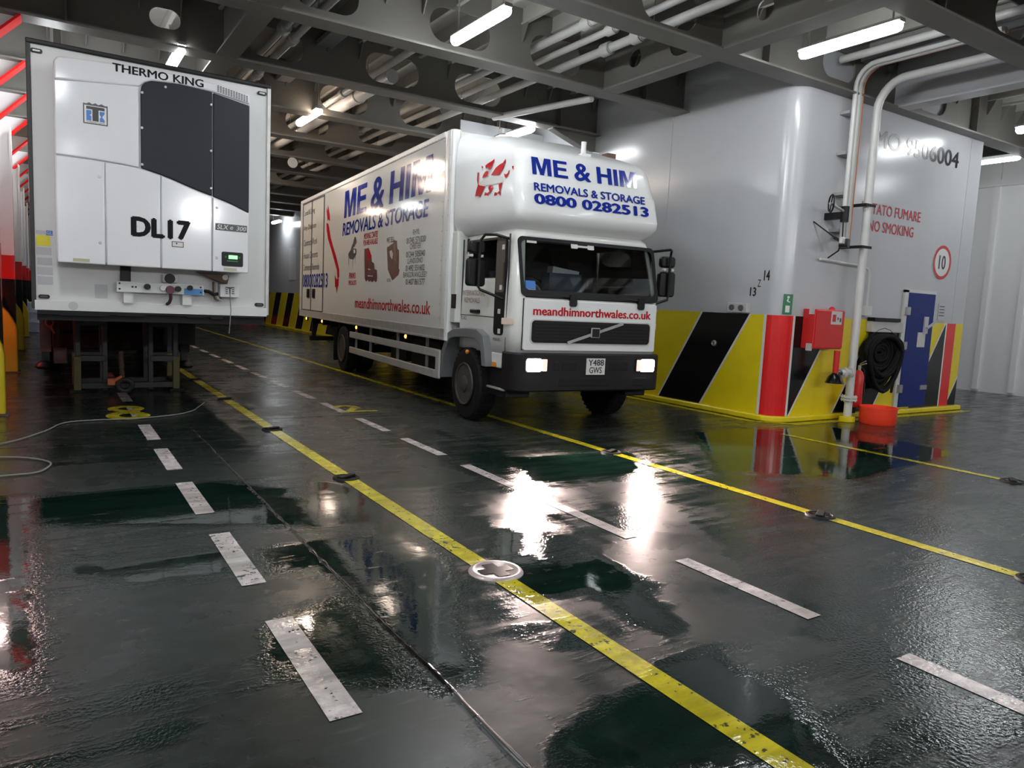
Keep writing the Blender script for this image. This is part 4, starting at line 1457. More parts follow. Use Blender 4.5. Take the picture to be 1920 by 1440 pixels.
def arc_z(x):
    for (x0, z0), (x1, z1) in zip(ARC[:-1], ARC[1:]):
        if x0 <= x <= x1:
            return z0 + (z1 - z0) * (x - x0) / (x1 - x0)
    return ARC[-1][1]


G = 0.006
DX = [0.12, 0.61, 1.195, 1.775, 2.22]
for i in range(4):
    a, c = DX[i] + G, DX[i + 1] - G
    top = [(x, arc_z(x) - G) for x in np.linspace(a, c, 9)]
    poly = [(a, 1.83), (c, 1.83)] + top[::-1]
    b = MB()
    b.prism([(ux(p), uz(q)) for p, q in poly], (0, -0.36, 0), X, Z, 0.045)
    b.build('lower_door', M_fridge, unit, smooth=25, bevel=0.012)
top = [(x, 3.83 + 0.10 * (x - 0.12)) for x in (0.12 + G, 0.4, 0.7, 0.965)]
bot = [(x, arc_z(x) + G) for x in np.linspace(0.12 + G, 0.965, 6)]
b = MB()
b.prism([(ux(p), uz(q)) for p, q in bot + top[::-1]], (0, -0.36, 0), X, Z, 0.045)
b.build('upper_door', M_fridge, unit, smooth=25, bevel=0.012)
# header with rounded shoulders
gtop = [(0.985, 3.86), (0.995, 3.92), (1.03, 3.97), (1.10, 4.0), (1.4, 4.02), (1.78, 4.0), (2.22, 3.93)]
hdr = [(0.126, 3.835), (0.4, 3.86), (0.7, 3.89), (0.975, 3.918)] + [(x, z + 0.008) for x, z in gtop[2:]] + [(2.214, 4.06), (1.9, 4.105), (1.4, 4.13), (0.8, 4.125), (0.3, 4.10), (0.17, 4.09), (0.126, 4.04)]
hdr = [p for p in hdr]
b = MB()
b.prism([(ux(p), uz(q)) for p, q in hdr], (0, -0.34, 0), X, Z, 0.06)
b.build('header_panel', M_fridge, unit, smooth=30, bevel=0.02, seg=3)
gb = [(x, arc_z(x) + G) for x in np.linspace(0.985, 1.77, 9)]
gt = [p for p in gtop if p[0] < 1.75] + [(1.77, 4.0)]
b = MB()
b.prism([(ux(p), uz(q)) for p, q in gb + gt[::-1]], (0, -0.36, 0), X, Z, 0.046)
b.build('condenser_grille', M_charcoal, unit, smooth=25, bevel=0.008)
b = MB()
gb = [(x, arc_z(x) + G) for x in np.linspace(1.785, 2.214, 6)]
b.prism([(ux(p), uz(q)) for p, q in gb + [(2.214, 3.92), (1.785, 3.995)]], (0, -0.355, 0), X, Z, 0.046)
b.build('side_grille', M_charcoal, unit, smooth=25, bevel=0.008)
b = MB()
for k in range(12):
    for q in range(5):
        x0, z0 = ux(1.83 + k * 0.031), uz(4.02 - 0.0055 * k + q * 0.016)
        b.box((x0, -0.408, z0), (x0 + 0.017, -0.4, z0 + 0.008))
b.build('vent_slots', M_greyv, unit, smooth=0)
for (x, z) in ((1.0, 3.85), (0.995, 3.45), (0.995, 3.03), (1.76, 3.85), (1.76, 3.3), (1.76, 2.85), (1.25, 3.96), (0.55, 2.83), (0.55, 2.08), (1.83, 2.62), (1.83, 2.0)):
    MB().lathe([(0.013, -0.412), (0.016, -0.405)], (ux(x), 0, uz(z)), 'y', 10).build('fastener', M_steel, unit)
b = MB()
b.text('THERMO KING', (ux(0.70), -0.4005, uz(4.035)), X, Z, 0.085, 0.93, bold=0.028, depth=0.002)
b.build('brand_lettering', M_blackm, unit, smooth=0)
b = MB()
b.text('DL17', (ux(0.885), FY - 0.005, uz(2.195)), X, Z, 0.205, 0.60, bold=0.055, depth=0.002)
b.build('fleet_number_lettering', M_blackm, unit, smooth=0)
# emblem: square badge with T and blue K arms
b = MB()
ex, ez, es = ux(0.40), uz(3.405), 0.235
wv = [(0, 0), (es, 0), (es, 0.215)] + [(es - es * k / 8, 0.215 + (0.012 if k % 2 == 0 else -0.004)) for k in range(1, 8)] + [(0, 0.215)]
b.m(0).prism(wv, (ex, FY - 0.004, ez), X, Z, 0.003)
fr = 0.012
b.m(1).prism([(fr, fr), (es - fr, fr), (es - fr, 0.195), (fr, 0.195)], (ex, FY - 0.0072, ez), X, Z, 0.001)
b.m(2).prism([(0.03, 0.155), (0.205, 0.155), (0.205, 0.187), (0.03, 0.187)], (ex, FY - 0.0085, ez), X, Z, 0.001)
b.prism([(0.088, 0.035), (0.147, 0.035), (0.147, 0.156), (0.088, 0.156)], (ex, FY - 0.0085, ez), X, Z, 0.001)
b.m(3).prism([(0.03, 0.035), (0.078, 0.035), (0.078, 0.085), (0.06, 0.095), (0.078, 0.105), (0.078, 0.145), (0.03, 0.145)], (ex, FY - 0.0085, ez), X, Z, 0.001)
b.prism([(0.157, 0.035), (0.205, 0.035), (0.205, 0.055), (0.18, 0.09), (0.205, 0.125), (0.205, 0.145), (0.157, 0.145), (0.157, 0.11), (0.17, 0.09), (0.157, 0.07)], (ex, FY - 0.0085, ez), X, Z, 0.001)
b.build('emblem_badge', [M_greyv, M_linew, M_blackv, M_logoblue], unit, smooth=0)
MB().text('THERMO KING', (ex + 0.03, FY - 0.0085, ez + 0.016), X, Z, 0.012, 0.175, bold=0.01, depth=0.001).build('badge_lettering', M_blackv, unit, smooth=0)
b = MB()
b.m(0).box((ux(1.81), FY - 0.009, uz(2.345)), (ux(2.19), FY - 0.005, uz(2.43)))
b.m(1).text('SLX', (ux(1.83), FY - 0.0095, uz(2.36)), X, Z, 0.055, 0.13, bold=0.01, depth=0.001, shear=0.2)
b.text('e', (ux(1.985), FY - 0.0095, uz(2.365)), X, Z, 0.035, 0.035, depth=0.001, shear=0.2)
b.text('300', (ux(2.06), FY - 0.0095, uz(2.36)), X, Z, 0.05, 0.115, bold=0.01, depth=0.001, shear=0.2)
b.build('model_badge', [mat('dark green badge', (0.03, 0.05, 0.05), 0.3), M_printw], unit, smooth=0)
b = MB()
b.prism(rrect(ux(1.885), uz(1.905), ux(2.145), uz(2.085), 0.02), (0, -0.395, 0), X, Z, 0.014)
disp = b.build('control_display', M_dark, unit, smooth=30)
MB().box((ux(1.97), -0.412, uz(2.0)), (ux(2.075), -0.4095, uz(2.045))).build('green_screen', M_screen, disp, smooth=0)
b = MB()
b.box((ux(1.95), -0.4115, uz(1.965)), (ux(2.08), -0.4095, uz(1.98)))
for s in (1.935, 2.10):
    b.box((ux(s) - 0.008, -0.4115, uz(2.01)), (ux(s) + 0.008, -0.4095, uz(2.035)))
b.build('button_row', M_green, disp, smooth=0)
for (x, z, w) in ((0.36, 1.868, 0.16), (1.99, 1.868, 0.15)):
    MB().box((ux(x) - w / 2, FY - 0.008, uz(z) - 0.017), (ux(x) + w / 2, FY - 0.005, uz(z) + 0.017)).build('small_sticker', mat('olive sticker', (0.42, 0.42, 0.27), 0.5), unit, smooth=0)
b = MB()
b.m(0).box((ux(1.31), FY - 0.008, uz(2.095)), (ux(1.445), FY - 0.005, uz(2.165)))
b.m(1).box((ux(1.32), FY - 0.0095, uz(2.105)), (ux(1.435), FY - 0.008, uz(2.155)))
b.m(2).cyl((ux(1.365), FY - 0.0105, uz(2.14)), (ux(1.365), FY - 0.0095, uz(2.14)), 0.01, 8)
b.build('lock_plate', [M_greyv, M_printw, M_blackv], unit, smooth=0)

# ---- below the unit: socket strip, boxes, hoses
strip = MB().box((0.835, -0.13, 1.525), (1.79, -0.09, 1.65)).build('socket_panel', M_fridgewall, TR, smooth=0, bevel=0.005)
for xx in (0.96, 1.60):
    MB().box((xx - 0.05, -0.09, 1.395), (xx + 0.05, -0.005, 1.62)).build('panel_bracket', M_fridgewall, TR, smooth=0)
for (xx, zz, r, m_) in ((1.155, 1.60, 0.034, M_dark), (1.32, 1.59, 0.03, M_printw), (1.405, 1.575, 0.048, mat('maroon coupling', (0.10, 0.02, 0.035), 0.45)), (1.49, 1.59, 0.034, M_dark), (1.625, 1.61, 0.03, M_dark)):
    MB().lathe([(r, -0.19), (r * 1.05, -0.13), (r * 0.8, -0.2), (0, -0.2)][0:2], (xx, 0, zz), 'y', 14).build('socket', m_, strip)
b = MB()
for xx, zz in ((0.865, 1.625), (0.865, 1.56), (1.0, 1.59), (1.035, 1.59), (1.75, 1.62), (1.75, 1.56)):
    b.cyl((xx, -0.136, zz), (xx, -0.13, zz), 0.011, 8)
b.build('bolt_head', M_dark, strip)
b = MB()
b.box((1.66, -0.134, 1.53), (1.745 + 0.03, -0.13, 1.60)).box((1.56, -0.1335, 1.527), (1.72, -0.13, 1.60))
b.build('blue_sticker', M_bluesign, strip, smooth=0)
b = MB()
b.tube([(1.405, -0.16, 1.54), (1.41, -0.15, 1.47), (1.40, -0.10, 1.42), (1.38, -0.06, 1.40)], 0.02, 8)
b.build('air_hose', mat('maroon hose', (0.06, 0.02, 0.03), 0.5), TR)
b = MB()
b.box((0.88, -0.06, 1.64), (0.99, -0.005, 1.84))
b.build('cable_gland', M_dark, TR, smooth=0, bevel=0.01)
b = MB()
b.box((1.33, -0.08, 1.66), (1.50, -0.003, 1.76))
b.build('socket_housing', M_fridgewall, TR, smooth=0, bevel=0.01)
MB().lathe([(0.055, -0.12), (0.06, -0.08)], (1.41, 0, 1.71), 'y', 16).build('round_socket', M_dark, TR)
box_ = MB().box((1.975, -0.14, 1.515), (2.20, -0.003, 1.675)).build('junction_box', M_fridgewall, TR, smooth=0, bevel=0.008)
b = MB()
b.box((2.03, -0.143, 1.545), (2.15, -0.14, 1.65))
b.build('printed_plate', M_paper, box_, smooth=0)
b = MB()
b.box((2.065, -0.1445, 1.625), (2.115, -0.143, 1.64)).box((2.083, -0.1445, 1.56), (2.097, -0.143, 1.64))
for q in range(4):
    b.box((2.04, -0.1445, 1.56 + q * 0.024), (2.065, -0.143, 1.57 + q * 0.024)).box((2.115, -0.1445, 1.56 + q * 0.024), (2.14, -0.143, 1.57 + q * 0.024))
b.build('printed_symbol', M_blackv, box_, smooth=0)
b = MB()
b.prism([(1.70, 1.81), (2.08, 1.78), (2.06, 1.68), (1.96, 1.70), (1.86, 1.74)], (0, -0.02, 0), X, Z, 0.14)
b.build('drain_bracket', M_rust, TR, smooth=0, bevel=0.01)
MB().cyl((2.03, -0.17, 1.76), (2.05, -0.02, 1.77), 0.035, 12).build('filler_cap', M_printw, TR)
for (x0, m_) in ((1.905, M_rust), (1.945, M_pipe)):
    MB().tube([(x0, -0.09, 1.70), (x0 + 0.0, -0.09, 1.54), (x0 + 0.02, -0.09, 1.49), (x0 + 0.06, -0.08, 1.47), (x0 + 0.09, -0.05, 1.50)], 0.012, 8).build('drain_tube', m_, TR)
MB().tube([(1.79, -0.11, 1.58), (1.84, -0.14, 1.575), (1.90, -0.13, 1.54), (1.95, -0.10, 1.55)], 0.022, 8).build('plug_lead', M_dark, TR)
MB().tube([(2.09, -0.15, 1.56), (2.10, -0.16, 1.35), (2.085, -0.15, 1.1), (2.08, -0.15, 1.06)], 0.006, 6).build('hanging_string', M_rope, TR)
for (x0, z0, x1, z1, m_) in ((0.055, 2.0, 0.19, 2.115, M_yelsign), (0.055, 2.13, 0.15, 2.17, M_paper), (0.152, 2.12, 0.215, 2.175, M_logoblue), (0.055, 1.90, 0.20, 1.985, M_paper),
                            (0.06, 1.79, 0.205, 1.87, M_paper), (0.06, 1.68, 0.21, 1.765, M_paper), (0.06, 1.57, 0.21, 1.66, M_paper), (0.62, 1.44, 0.75, 1.60, M_paper)):
    s_ = MB().box((x0, -0.004, z0), (x1, -0.0005, z1)).build('sticker', m_, TR, smooth=0)
MB().text('GL', (0.158, -0.006, 2.13), X, Z, 0.035, 0.05, bold=0.01).build('sticker_lettering', M_printw, TR, smooth=0)
b = MB()
b.lathe([(0.05, -0.055), (0.05, -0.051)], (0.40, 0, 1.34), 'y', 16)
b.build('round_sticker', M_paper, TR)
# landing legs
for s, xx in ((0, 0.12), (1, 2.19)):
    ly = 4.15
    b = MB()
    b.box((xx - 0.075, ly - 0.075, 0.48), (xx + 0.075, ly + 0.075, 1.18))
    for k in range(12):
        b.box((xx - 0.08, ly - 0.08, 0.52 + k * 0.05), (xx + 0.08, ly + 0.08, 0.535 + k * 0.05))
    leg = b.build('landing_leg', M_landing if s == 0 else M_chassis, TR, smooth=0)
    b = MB()
    b.box((xx - 0.055, ly - 0.055, 0.30), (xx + 0.055, ly + 0.055, 0.5))
    b.lathe([(0.0, 0.20), (0.13, 0.20), (0.16, 0.24), (0.12, 0.30), (0.05, 0.34)], (xx, ly, 0), 'z', 14)
    b.build('foot', M_dark, leg, smooth=40)
    if s == 0:
        MB().box((xx + 0.10, ly + 0.05, 0.48), (xx + 0.2, ly + 0.25, 1.1)).box((xx + 0.10, ly - 0.05, 0.28), (xx + 0.30, ly + 0.2, 0.55)).build('gearbox', M_landing, leg, smooth=0, bevel=0.02)
        b = MB()
        b.tube([(xx + 0.06 + 0.05 * math.cos(k * PI / 6), ly - 0.10, 0.95 + 0.06 * math.sin(k * PI / 6)) for k in range(12)], 0.016, 6, closed=True)
        b.bar((xx + 0.07, ly - 0.10, 0.90), (xx + 0.12, ly - 0.10, 0.78), 0.07, 0.03)
        b.build('lashing_hook', M_lash, leg)
    else:
        MB().box((xx - 0.35, ly - 0.2, 0.62), (xx + 0.15, ly + 0.6, 1.17)).build('brace_box', M_chassis, leg, smooth=0)
MB().bar((0.2, 4.25, 0.8), (2.1, 4.25, 0.8), 0.06).build('leg_cross_shaft', M_chassis, TR, smooth=0)
for ay in (9.0, 10.3, 11.6):
    MB().cyl((0.3, ay, 0.5), (2.3, ay, 0.5), 0.07, 12).build('axle', M_chassis, TR)
    for xx in (0.06, 2.16):
        MB().lathe([(0.25, 0.0), (0.47, 0.0), (0.5, 0.04), (0.5, 0.34), (0.47, 0.38), (0.25, 0.38)], (xx, ay, 0.5), 'x', 24).build('wheel', M_rubber, TR)

MB().box((0.25, 5.3, 0.42), (2.35, 7.6, 1.165)).build('underside_shade_box', M_chassis, TR, smooth=0, bevel=0.02)  # dark box added to stand for the shade under the trailer
# ---- trestle under the kingpin
TS = thing('trailer_trestle', 'grey steel trestle with dirty yellow feet holding up the trailer front', 'trestle', (1.05, 12.5, 0))
b = MB()
b.box((-0.80, -0.12, 1.08), (0.80, 0.8, 1.168))
b.build('table', M_trestle, TS, smooth=0, bevel=0.01)
for yy in (0.0, 0.68):
    for s in (-1, 1):
        b = MB()
        b.bar((s * 0.66, yy, 0.52), (s * 0.66, yy, 1.08), 0.07).bar((s * 0.31, yy, 0.02), (s * 0.31, yy, 1.08), 0.07)
        b.bar((s * 0.66, yy, 0.50), (s * 0.30, yy, 0.50), 0.09).bar((s * 0.66, yy, 1.03), (s * 0.30, yy, 1.03), 0.09)
        b.build('side_frame', M_trestle, TS, smooth=0, bevel=0.008)
        b = MB()
        b.bar((s * 0.67, yy, 0.02), (s * 0.67, yy, 0.53), 0.10)
        b.build('foot_post', M_trestley, TS, smooth=0, bevel=0.01)
        b = MB()
        b.box((s * 0.67 - 0.10, yy - 0.1, 0.0), (s * 0.67 + 0.10, yy + 0.1, 0.03))
        b.build('foot_plate', M_chassis, TS, smooth=0)
    MB().bar((-0.62, yy, 0.09), (0.62, yy, 0.09), 0.09).build('bottom_beam', M_trestle, TS, smooth=0, bevel=0.008)
for s in (-1, 1):
    MB().bar((s * 0.66, 0, 0.12), (s * 0.66, 0.68, 0.12), 0.07).build('side_beam', M_trestle, TS, smooth=0)

# ================================================================== REMOVALS LORRY
# lorry axes: x across (0 = box side facing the lanes), y back from the front axle, z up
LR = thing('removals_lorry', 'white removals lorry with blue lettering, red web address and headlamps on', 'lorry', (4.78, 8.69, 0), -math.radians(4.8))
BW, B0, B1, BZ0, BZ1 = 2.50, 0.66, 10.76, 1.03, 4.00
body = MB().box((0.012, B0 + 0.02, BZ0 + 0.05), (BW - 0.012, B1, BZ1 - 0.03)).build('box_body', M_panel, LR, smooth=0)
# corner posts, rails
b = MB()
b.prism([(0.0, 0.0), (0.30, 0.0), (0.30, 0.012), (0.12, 0.012), (0.12, 0.14), (0.012, 0.30), (0.0, 0.30)][0:0] or rrect(0, B0, 0.16, B0 + 0.30, 0.075, 6), (0, 0, BZ0), X, Y, BZ1 - BZ0 - 0.01)
b.build('front_corner_post', M_white, LR, smooth=40)
b = MB()
b.prism(rrect(BW - 0.16, B0, BW, B0 + 0.30, 0.075, 6), (0, 0, BZ0), X, Y, BZ1 - BZ0 - 0.01)
b.build('front_corner_post', M_white, LR, smooth=40)
b = MB()
b.box((-0.004, B1 - 0.10, BZ0), (0.06, B1 + 0.02, BZ1)).box((BW - 0.06, B1 - 0.10, BZ0), (BW + 0.004, B1 + 0.02, BZ1))
b.build('rear_corner_post', M_alu, LR, smooth=0, bevel=0.01)
for x0 in (-0.006, BW - 0.05):
    b = MB()
    b.box((x0, B0 + 0.28, BZ1 - 0.09), (x0 + 0.056, B1, BZ1))
    b.build('roof_rail', M_white, LR, smooth=0, bevel=0.015)
    b = MB()
    b.box((x0, B0 + 0.05, BZ0), (x0 + 0.056, B1, BZ0 + 0.17)).box((x0 - 0.006, B0 + 0.05, BZ0), (x0 + 0.06, B1, BZ0 + 0.035))
    b.build('sill_rail', M_grime, LR, smooth=0, bevel=0.006)
b = MB()
yy = B0 + 0.40
while yy < B1 - 0.1:
    b.box((-0.009, yy - 0.009, BZ0 + 0.145), (-0.005, yy + 0.009, BZ0 + 0.163))
    b.box((-0.009, yy - 0.007, BZ1 - 0.082), (-0.005, yy + 0.007, BZ1 - 0.068))
    yy += 0.115
zz = BZ0 + 0.3
while zz < BZ1 - 0.1:
    b.box((-0.003, B0 + 0.27, zz), (0.001, B0 + 0.285, zz + 0.016))
    b.box((-0.003, B0 + 0.075, zz), (0.01, B0 + 0.085, zz + 0.014))
    zz += 0.21
b.build('rivet_rows', M_grime, body, smooth=0)
# side doors near the rear
b = MB()
for yy, w in ((10.50, 0.03), (9.46, 0.035), (8.20, 0.035)):
    b.box((-0.006, yy - w / 2, BZ0 + 0.16), (0.014, yy + w / 2, BZ1 - 0.1))
b.box((-0.006, 8.2, BZ1 - 0.13), (0.014, 10.5, BZ1 - 0.1)).box((-0.006, 8.2, BZ0 + 0.165), (0.014, 10.5, BZ0 + 0.19))
b.build('door_seal', M_greyv, body, smooth=0)
for yy in (9.75, 9.15):
    b = MB()
    b.box((-0.012, yy - 0.13, 1.52), (0.013, yy + 0.13, 1.74)).box((-0.02, yy - 0.09, 1.56), (-0.012, yy + 0.09, 1.70))
    b.build('door_handle', M_dark, body, smooth=0, bevel=0.006)

# ---- lettering and pictures on the lane side (letters run toward the front)
SU = -Y


def side_text(name, m_, rows):
    b = MB()
    for (s, y, z, h, w, bold, shear) in rows:
        b.text(s, (0.012, y, z), SU, Z, h, w, bold=bold, depth=0.004, shear=shear)
    return b.build(name, m_, body, smooth=0)


MB().word('ME & HIM', (0.012, 6.45, 3.22), SU, Z, 0.545, 4.98, depth=0.004, shear=0.12).build('company_name_lettering', M_blue, body, smooth=0)
side_text('services_lettering', M_blue, [('REMOVALS & STORAGE', 6.53, 2.86, 0.26, 5.0, 0.02, 0.10)])
side_text('web_address_lettering', M_redv, [('meandhimnorthwales.co.uk', 5.45, 1.38, 0.20, 4.14, 0.018, 0.0)])
side_text('phone_number_lettering', M_blue, [('0800', 10.44, 1.78, 0.32, 0.95, 0.02, 0.0), ('0282513', 9.42, 1.78, 0.32, 1.64, 0.02, 0.0)])
side_text('service_list_lettering', M_greyv, [('Local & Long', 10.38, 3.55, 0.16, 1.2, 0, 0.15), ('Any Distance', 10.40, 3.18, 0.16, 1.35, 0, 0.15), ('Contract Work', 10.40, 2.82, 0.16, 1.5, 0, 0.15),
                                           ('House Contents', 10.40, 2.50, 0.16, 1.6, 0, 0.15), ('Commercial Removals', 10.40, 2.20, 0.16, 1.75, 0, 0.15)])
side_text('branch_number_lettering', M_greyv, [('RHYL', 2.18, 2.62, 0.085, 0.30, 0, 0), ('01745 571020', 2.47, 2.49, 0.095, 0.86, 0.008, 0), ('CHESTER', 2.30, 2.40, 0.085, 0.5, 0, 0), ('01244 505040', 2.47, 2.27, 0.095, 0.86, 0.008, 0),
                                             ('LLANDUDNO', 2.40, 2.17, 0.085, 0.7, 0, 0), ('01492 551602', 2.47, 2.05, 0.095, 0.86, 0.008, 0), ('BANGOR/ANGLESEY', 2.58, 1.95, 0.085, 1.1, 0, 0), ('01407 861577', 2.45, 1.83, 0.095, 0.86, 0.008, 0)])
side_text('piano_caption_lettering', M_redv, [('PIANO', 5.93, 1.96, 0.12, 0.48, 0.02, 0), ('SPECIALISTS', 5.98, 1.83, 0.09, 0.58, 0.02, 0)])
side_text('crates_caption_lettering', M_redv, [('MOVING CRATES', 4.93, 2.70, 0.11, 0.88, 0.02, 0), ('FOR HIRE AVAILABLE', 4.96, 2.58, 0.10, 0.92, 0.02, 0)])


def decal(name, polys, mats_, par, xx=0.012):
    b = MB()
    for lay, (mi, P) in enumerate(polys):
        b.mi = mi
        vs = [b.bm.verts.new((xx - 0.003 - 0.0012 * lay, y, z)) for y, z in P]
        b.face(vs)
    bmesh.ops.triangulate(b.bm, faces=b.bm.faces)
    return b.build(name, mats_, par, smooth=0)


decal('ribbon_decal', [(0, [(7.996, 3.247), (7.804, 3.208), (7.72, 3.078), (7.55, 2.871), (7.312, 2.663), (7.019, 2.434), (6.758, 2.165), (6.745, 1.999), (6.903, 1.965), (6.947, 2.145), (7.208, 2.368), (7.532, 2.649), (7.807, 2.86), (7.96, 3.069)]),
                       (0, [(8.003, 3.597), (7.90, 3.512), (7.88, 3.648), (7.754, 3.487), (7.695, 3.396), (7.662, 3.246), (7.80, 3.307), (7.88, 3.264), (7.97, 3.443)]),
                       (0, [(7.123, 2.051), (6.96, 1.953), (6.771, 1.975), (6.793, 1.785), (6.87, 1.833), (6.934, 1.64), (6.99, 1.784), (7.082, 1.784)])], [M_redv], body)
decal('piano_decal', [(0, [(5.831, 2.589), (5.705, 2.672), (5.605, 2.784), (5.518, 2.785), (5.513, 2.721), (5.444, 2.671), (5.589, 2.596), (5.74, 2.567)]),
                      (0, [(6.048, 2.472), (5.872, 2.537), (5.809, 2.594), (5.651, 2.563), (5.454, 2.543), (5.445, 2.438), (5.634, 2.362), (5.719, 2.317), (5.948, 2.372)]),
                      (1, [(5.66, 2.54), (5.52, 2.53), (5.51, 2.47), (5.62, 2.46)]), (1, [(5.834, 2.357), (5.676, 2.34), (5.673, 2.197), (5.7, 2.103), (5.751, 2.175), (5.818, 2.177)]),
                      (0, [(6.02, 2.45), (5.99, 2.45), (5.98, 2.22), (5.99, 2.22)]), (0, [(5.5, 2.42), (5.48, 2.42), (5.48, 2.22), (5.49, 2.22)])], [M_greyv, M_printw], body)
decal('crates_decal', [(0, [(4.893, 2.518), (4.735, 2.523), (4.599, 2.528), (4.568, 2.394), (4.414, 2.377), (4.384, 2.256), (4.233, 2.23), (4.205, 2.121), (4.039, 2.101), (4.039, 1.903), (4.11, 1.876), (4.186, 1.914), (4.332, 1.877), (4.449, 1.916), (4.523, 1.883), (4.604, 1.928), (4.719, 1.89), (4.823, 1.952)]),
                       (1, [(4.715, 2.522), (4.599, 2.525), (4.568, 2.394), (4.414, 2.372), (4.408, 2.311), (4.639, 2.319), (4.626, 2.174), (4.67, 2.007)]),
                       (2, [(4.62, 2.14), (4.45, 2.125), (4.45, 2.105), (4.62, 2.12)]), (2, [(4.60, 2.01), (4.28, 2.0), (4.28, 1.985), (4.60, 1.99)])], [M_maroon, M_redv, M_printw], body)
decal('carton_decal', [(0, [(3.501, 2.483), (3.148, 2.542), (3.122, 2.601), (3.056, 2.578), (2.963, 2.572), (2.934, 2.433), (2.84, 2.409), (2.832, 2.153), (2.876, 2.134), (2.779, 2.073), (2.833, 1.995), (3.153, 1.902), (3.415, 2.095)]),
                       (1, [(3.345, 2.41), (3.217, 2.425), (3.146, 2.352), (3.186, 2.262), (3.305, 2.327)]), (2, [(3.15, 2.53), (3.02, 2.5), (2.95, 2.2), (3.10, 2.25)])], [M_brown, M_printw, mat('tan printed carton', (0.24, 0.13, 0.10), 0.3)], body)
side_text('carton_caption_lettering', M_greyv, [('WE SELL', 3.52, 2.56, 0.09, 0.42, 0.01, 0.0), ('PACKING', 3.45, 1.88, 0.06, 0.22, 0, 0)])

# ---- fairing over the cab
def ring_pts(vf, yf, r, vr, yr, n=6):
    """left rear -> left front arc -> right front arc -> right rear"""
    c = BW / 2
    vr2, vf2 = vr, vf
    P = [(vr2, yr)]
    for k in range(n + 1):
        t = PI + PI / 2 * k / n
        P.append((vf2 + r + r * math.cos(t), yf + r + r * math.sin(t)))
    for k in range(n + 1):
        t = 1.5 * PI + PI / 2 * k / n
        P.append((BW - vf2 - r + r * math.cos(t), yf + r + r * math.sin(t)))
    P.append((BW - vr2, yr))
    return P


YR = 0.62
rings = [(2.52, 0.32, -0.93, 0.16, 0.16), (2.545, 0.26, -0.98, 0.16, 0.13), (2.60, 0.19, -1.06, 0.16, 0.09), (2.68, 0.155, -1.115, 0.16, 0.06), (2.76, 0.15, -1.12, 0.16, 0.05),
         (3.08, 0.165, -1.045, 0.17, 0.05), (3.10, 0.17, -1.02, 0.17, 0.05), (3.38, 0.22, -0.95, 0.18, 0.05), (3.47, 0.25, -0.91, 0.19, 0.05), (3.53, 0.28, -0.84, 0.2, 0.05), (3.58, 0.32, -0.72, 0.22, 0.055),
         (3.66, 0.36, -0.50, 0.25, 0.06), (3.76, 0.40, -0.20, 0.28, 0.07), (3.86, 0.46, 0.10, 0.3, 0.10), (3.93, 0.55, 0.28, 0.3, 0.18), (3.955, 0.75, 0.40, 0.2, 0.35)]
b = MB()
prev = None
for (z, vf, yf, r, vr) in rings:
    row = [b.bm.verts.new((x, y, z)) for x, y in ring_pts(vf, yf, r, vr, YR if r < 0.29 or z < 3.8 else YR)]
    if prev:
        for i in range(len(row) - 1):
            b.face([prev[i], prev[i + 1], row[i + 1], row[i]])
        b.face([prev[-1], prev[0], row[0], row[-1]])
    else:
        b.face(row)
    prev = row
b.face(prev)
fair = b.build('cab_fairing', M_white, LR, smooth=38)
fair['label'] = 'moulded white fairing over the cab roof'
# fairing lettering lies on the raked front panel
zb, yb_, zt, yt = 2.76, -1.12, 3.38, -0.95
FN = Vector((0, yt - yb_, zt - zb)).normalized()


def fpt(x, z):
    y = np.interp(z, [2.76, 3.08, 3.10, 3.38], [-1.12, -1.045, -1.02, -0.95])
    return (x, float(y) - 0.004, z)


b = MB()
b.word('ME & HIM', fpt(0.385, 3.20), X, FN, 0.225, 1.60, depth=0.004)
b.build('name_lettering', M_blue, fair, smooth=0)
FN2 = Vector((0, 0.075, 0.32)).normalized()
b = MB()
b.text('REMOVALS & STORAGE', fpt(0.385, 2.995), X, FN2, 0.10, 1.69, bold=0.03, depth=0.004)
b.text('0800 0282513', fpt(0.385, 2.835), X, FN2, 0.125, 1.73, bold=0.045, depth=0.004)
b.build('phone_lettering', M_blue, fair, smooth=0)
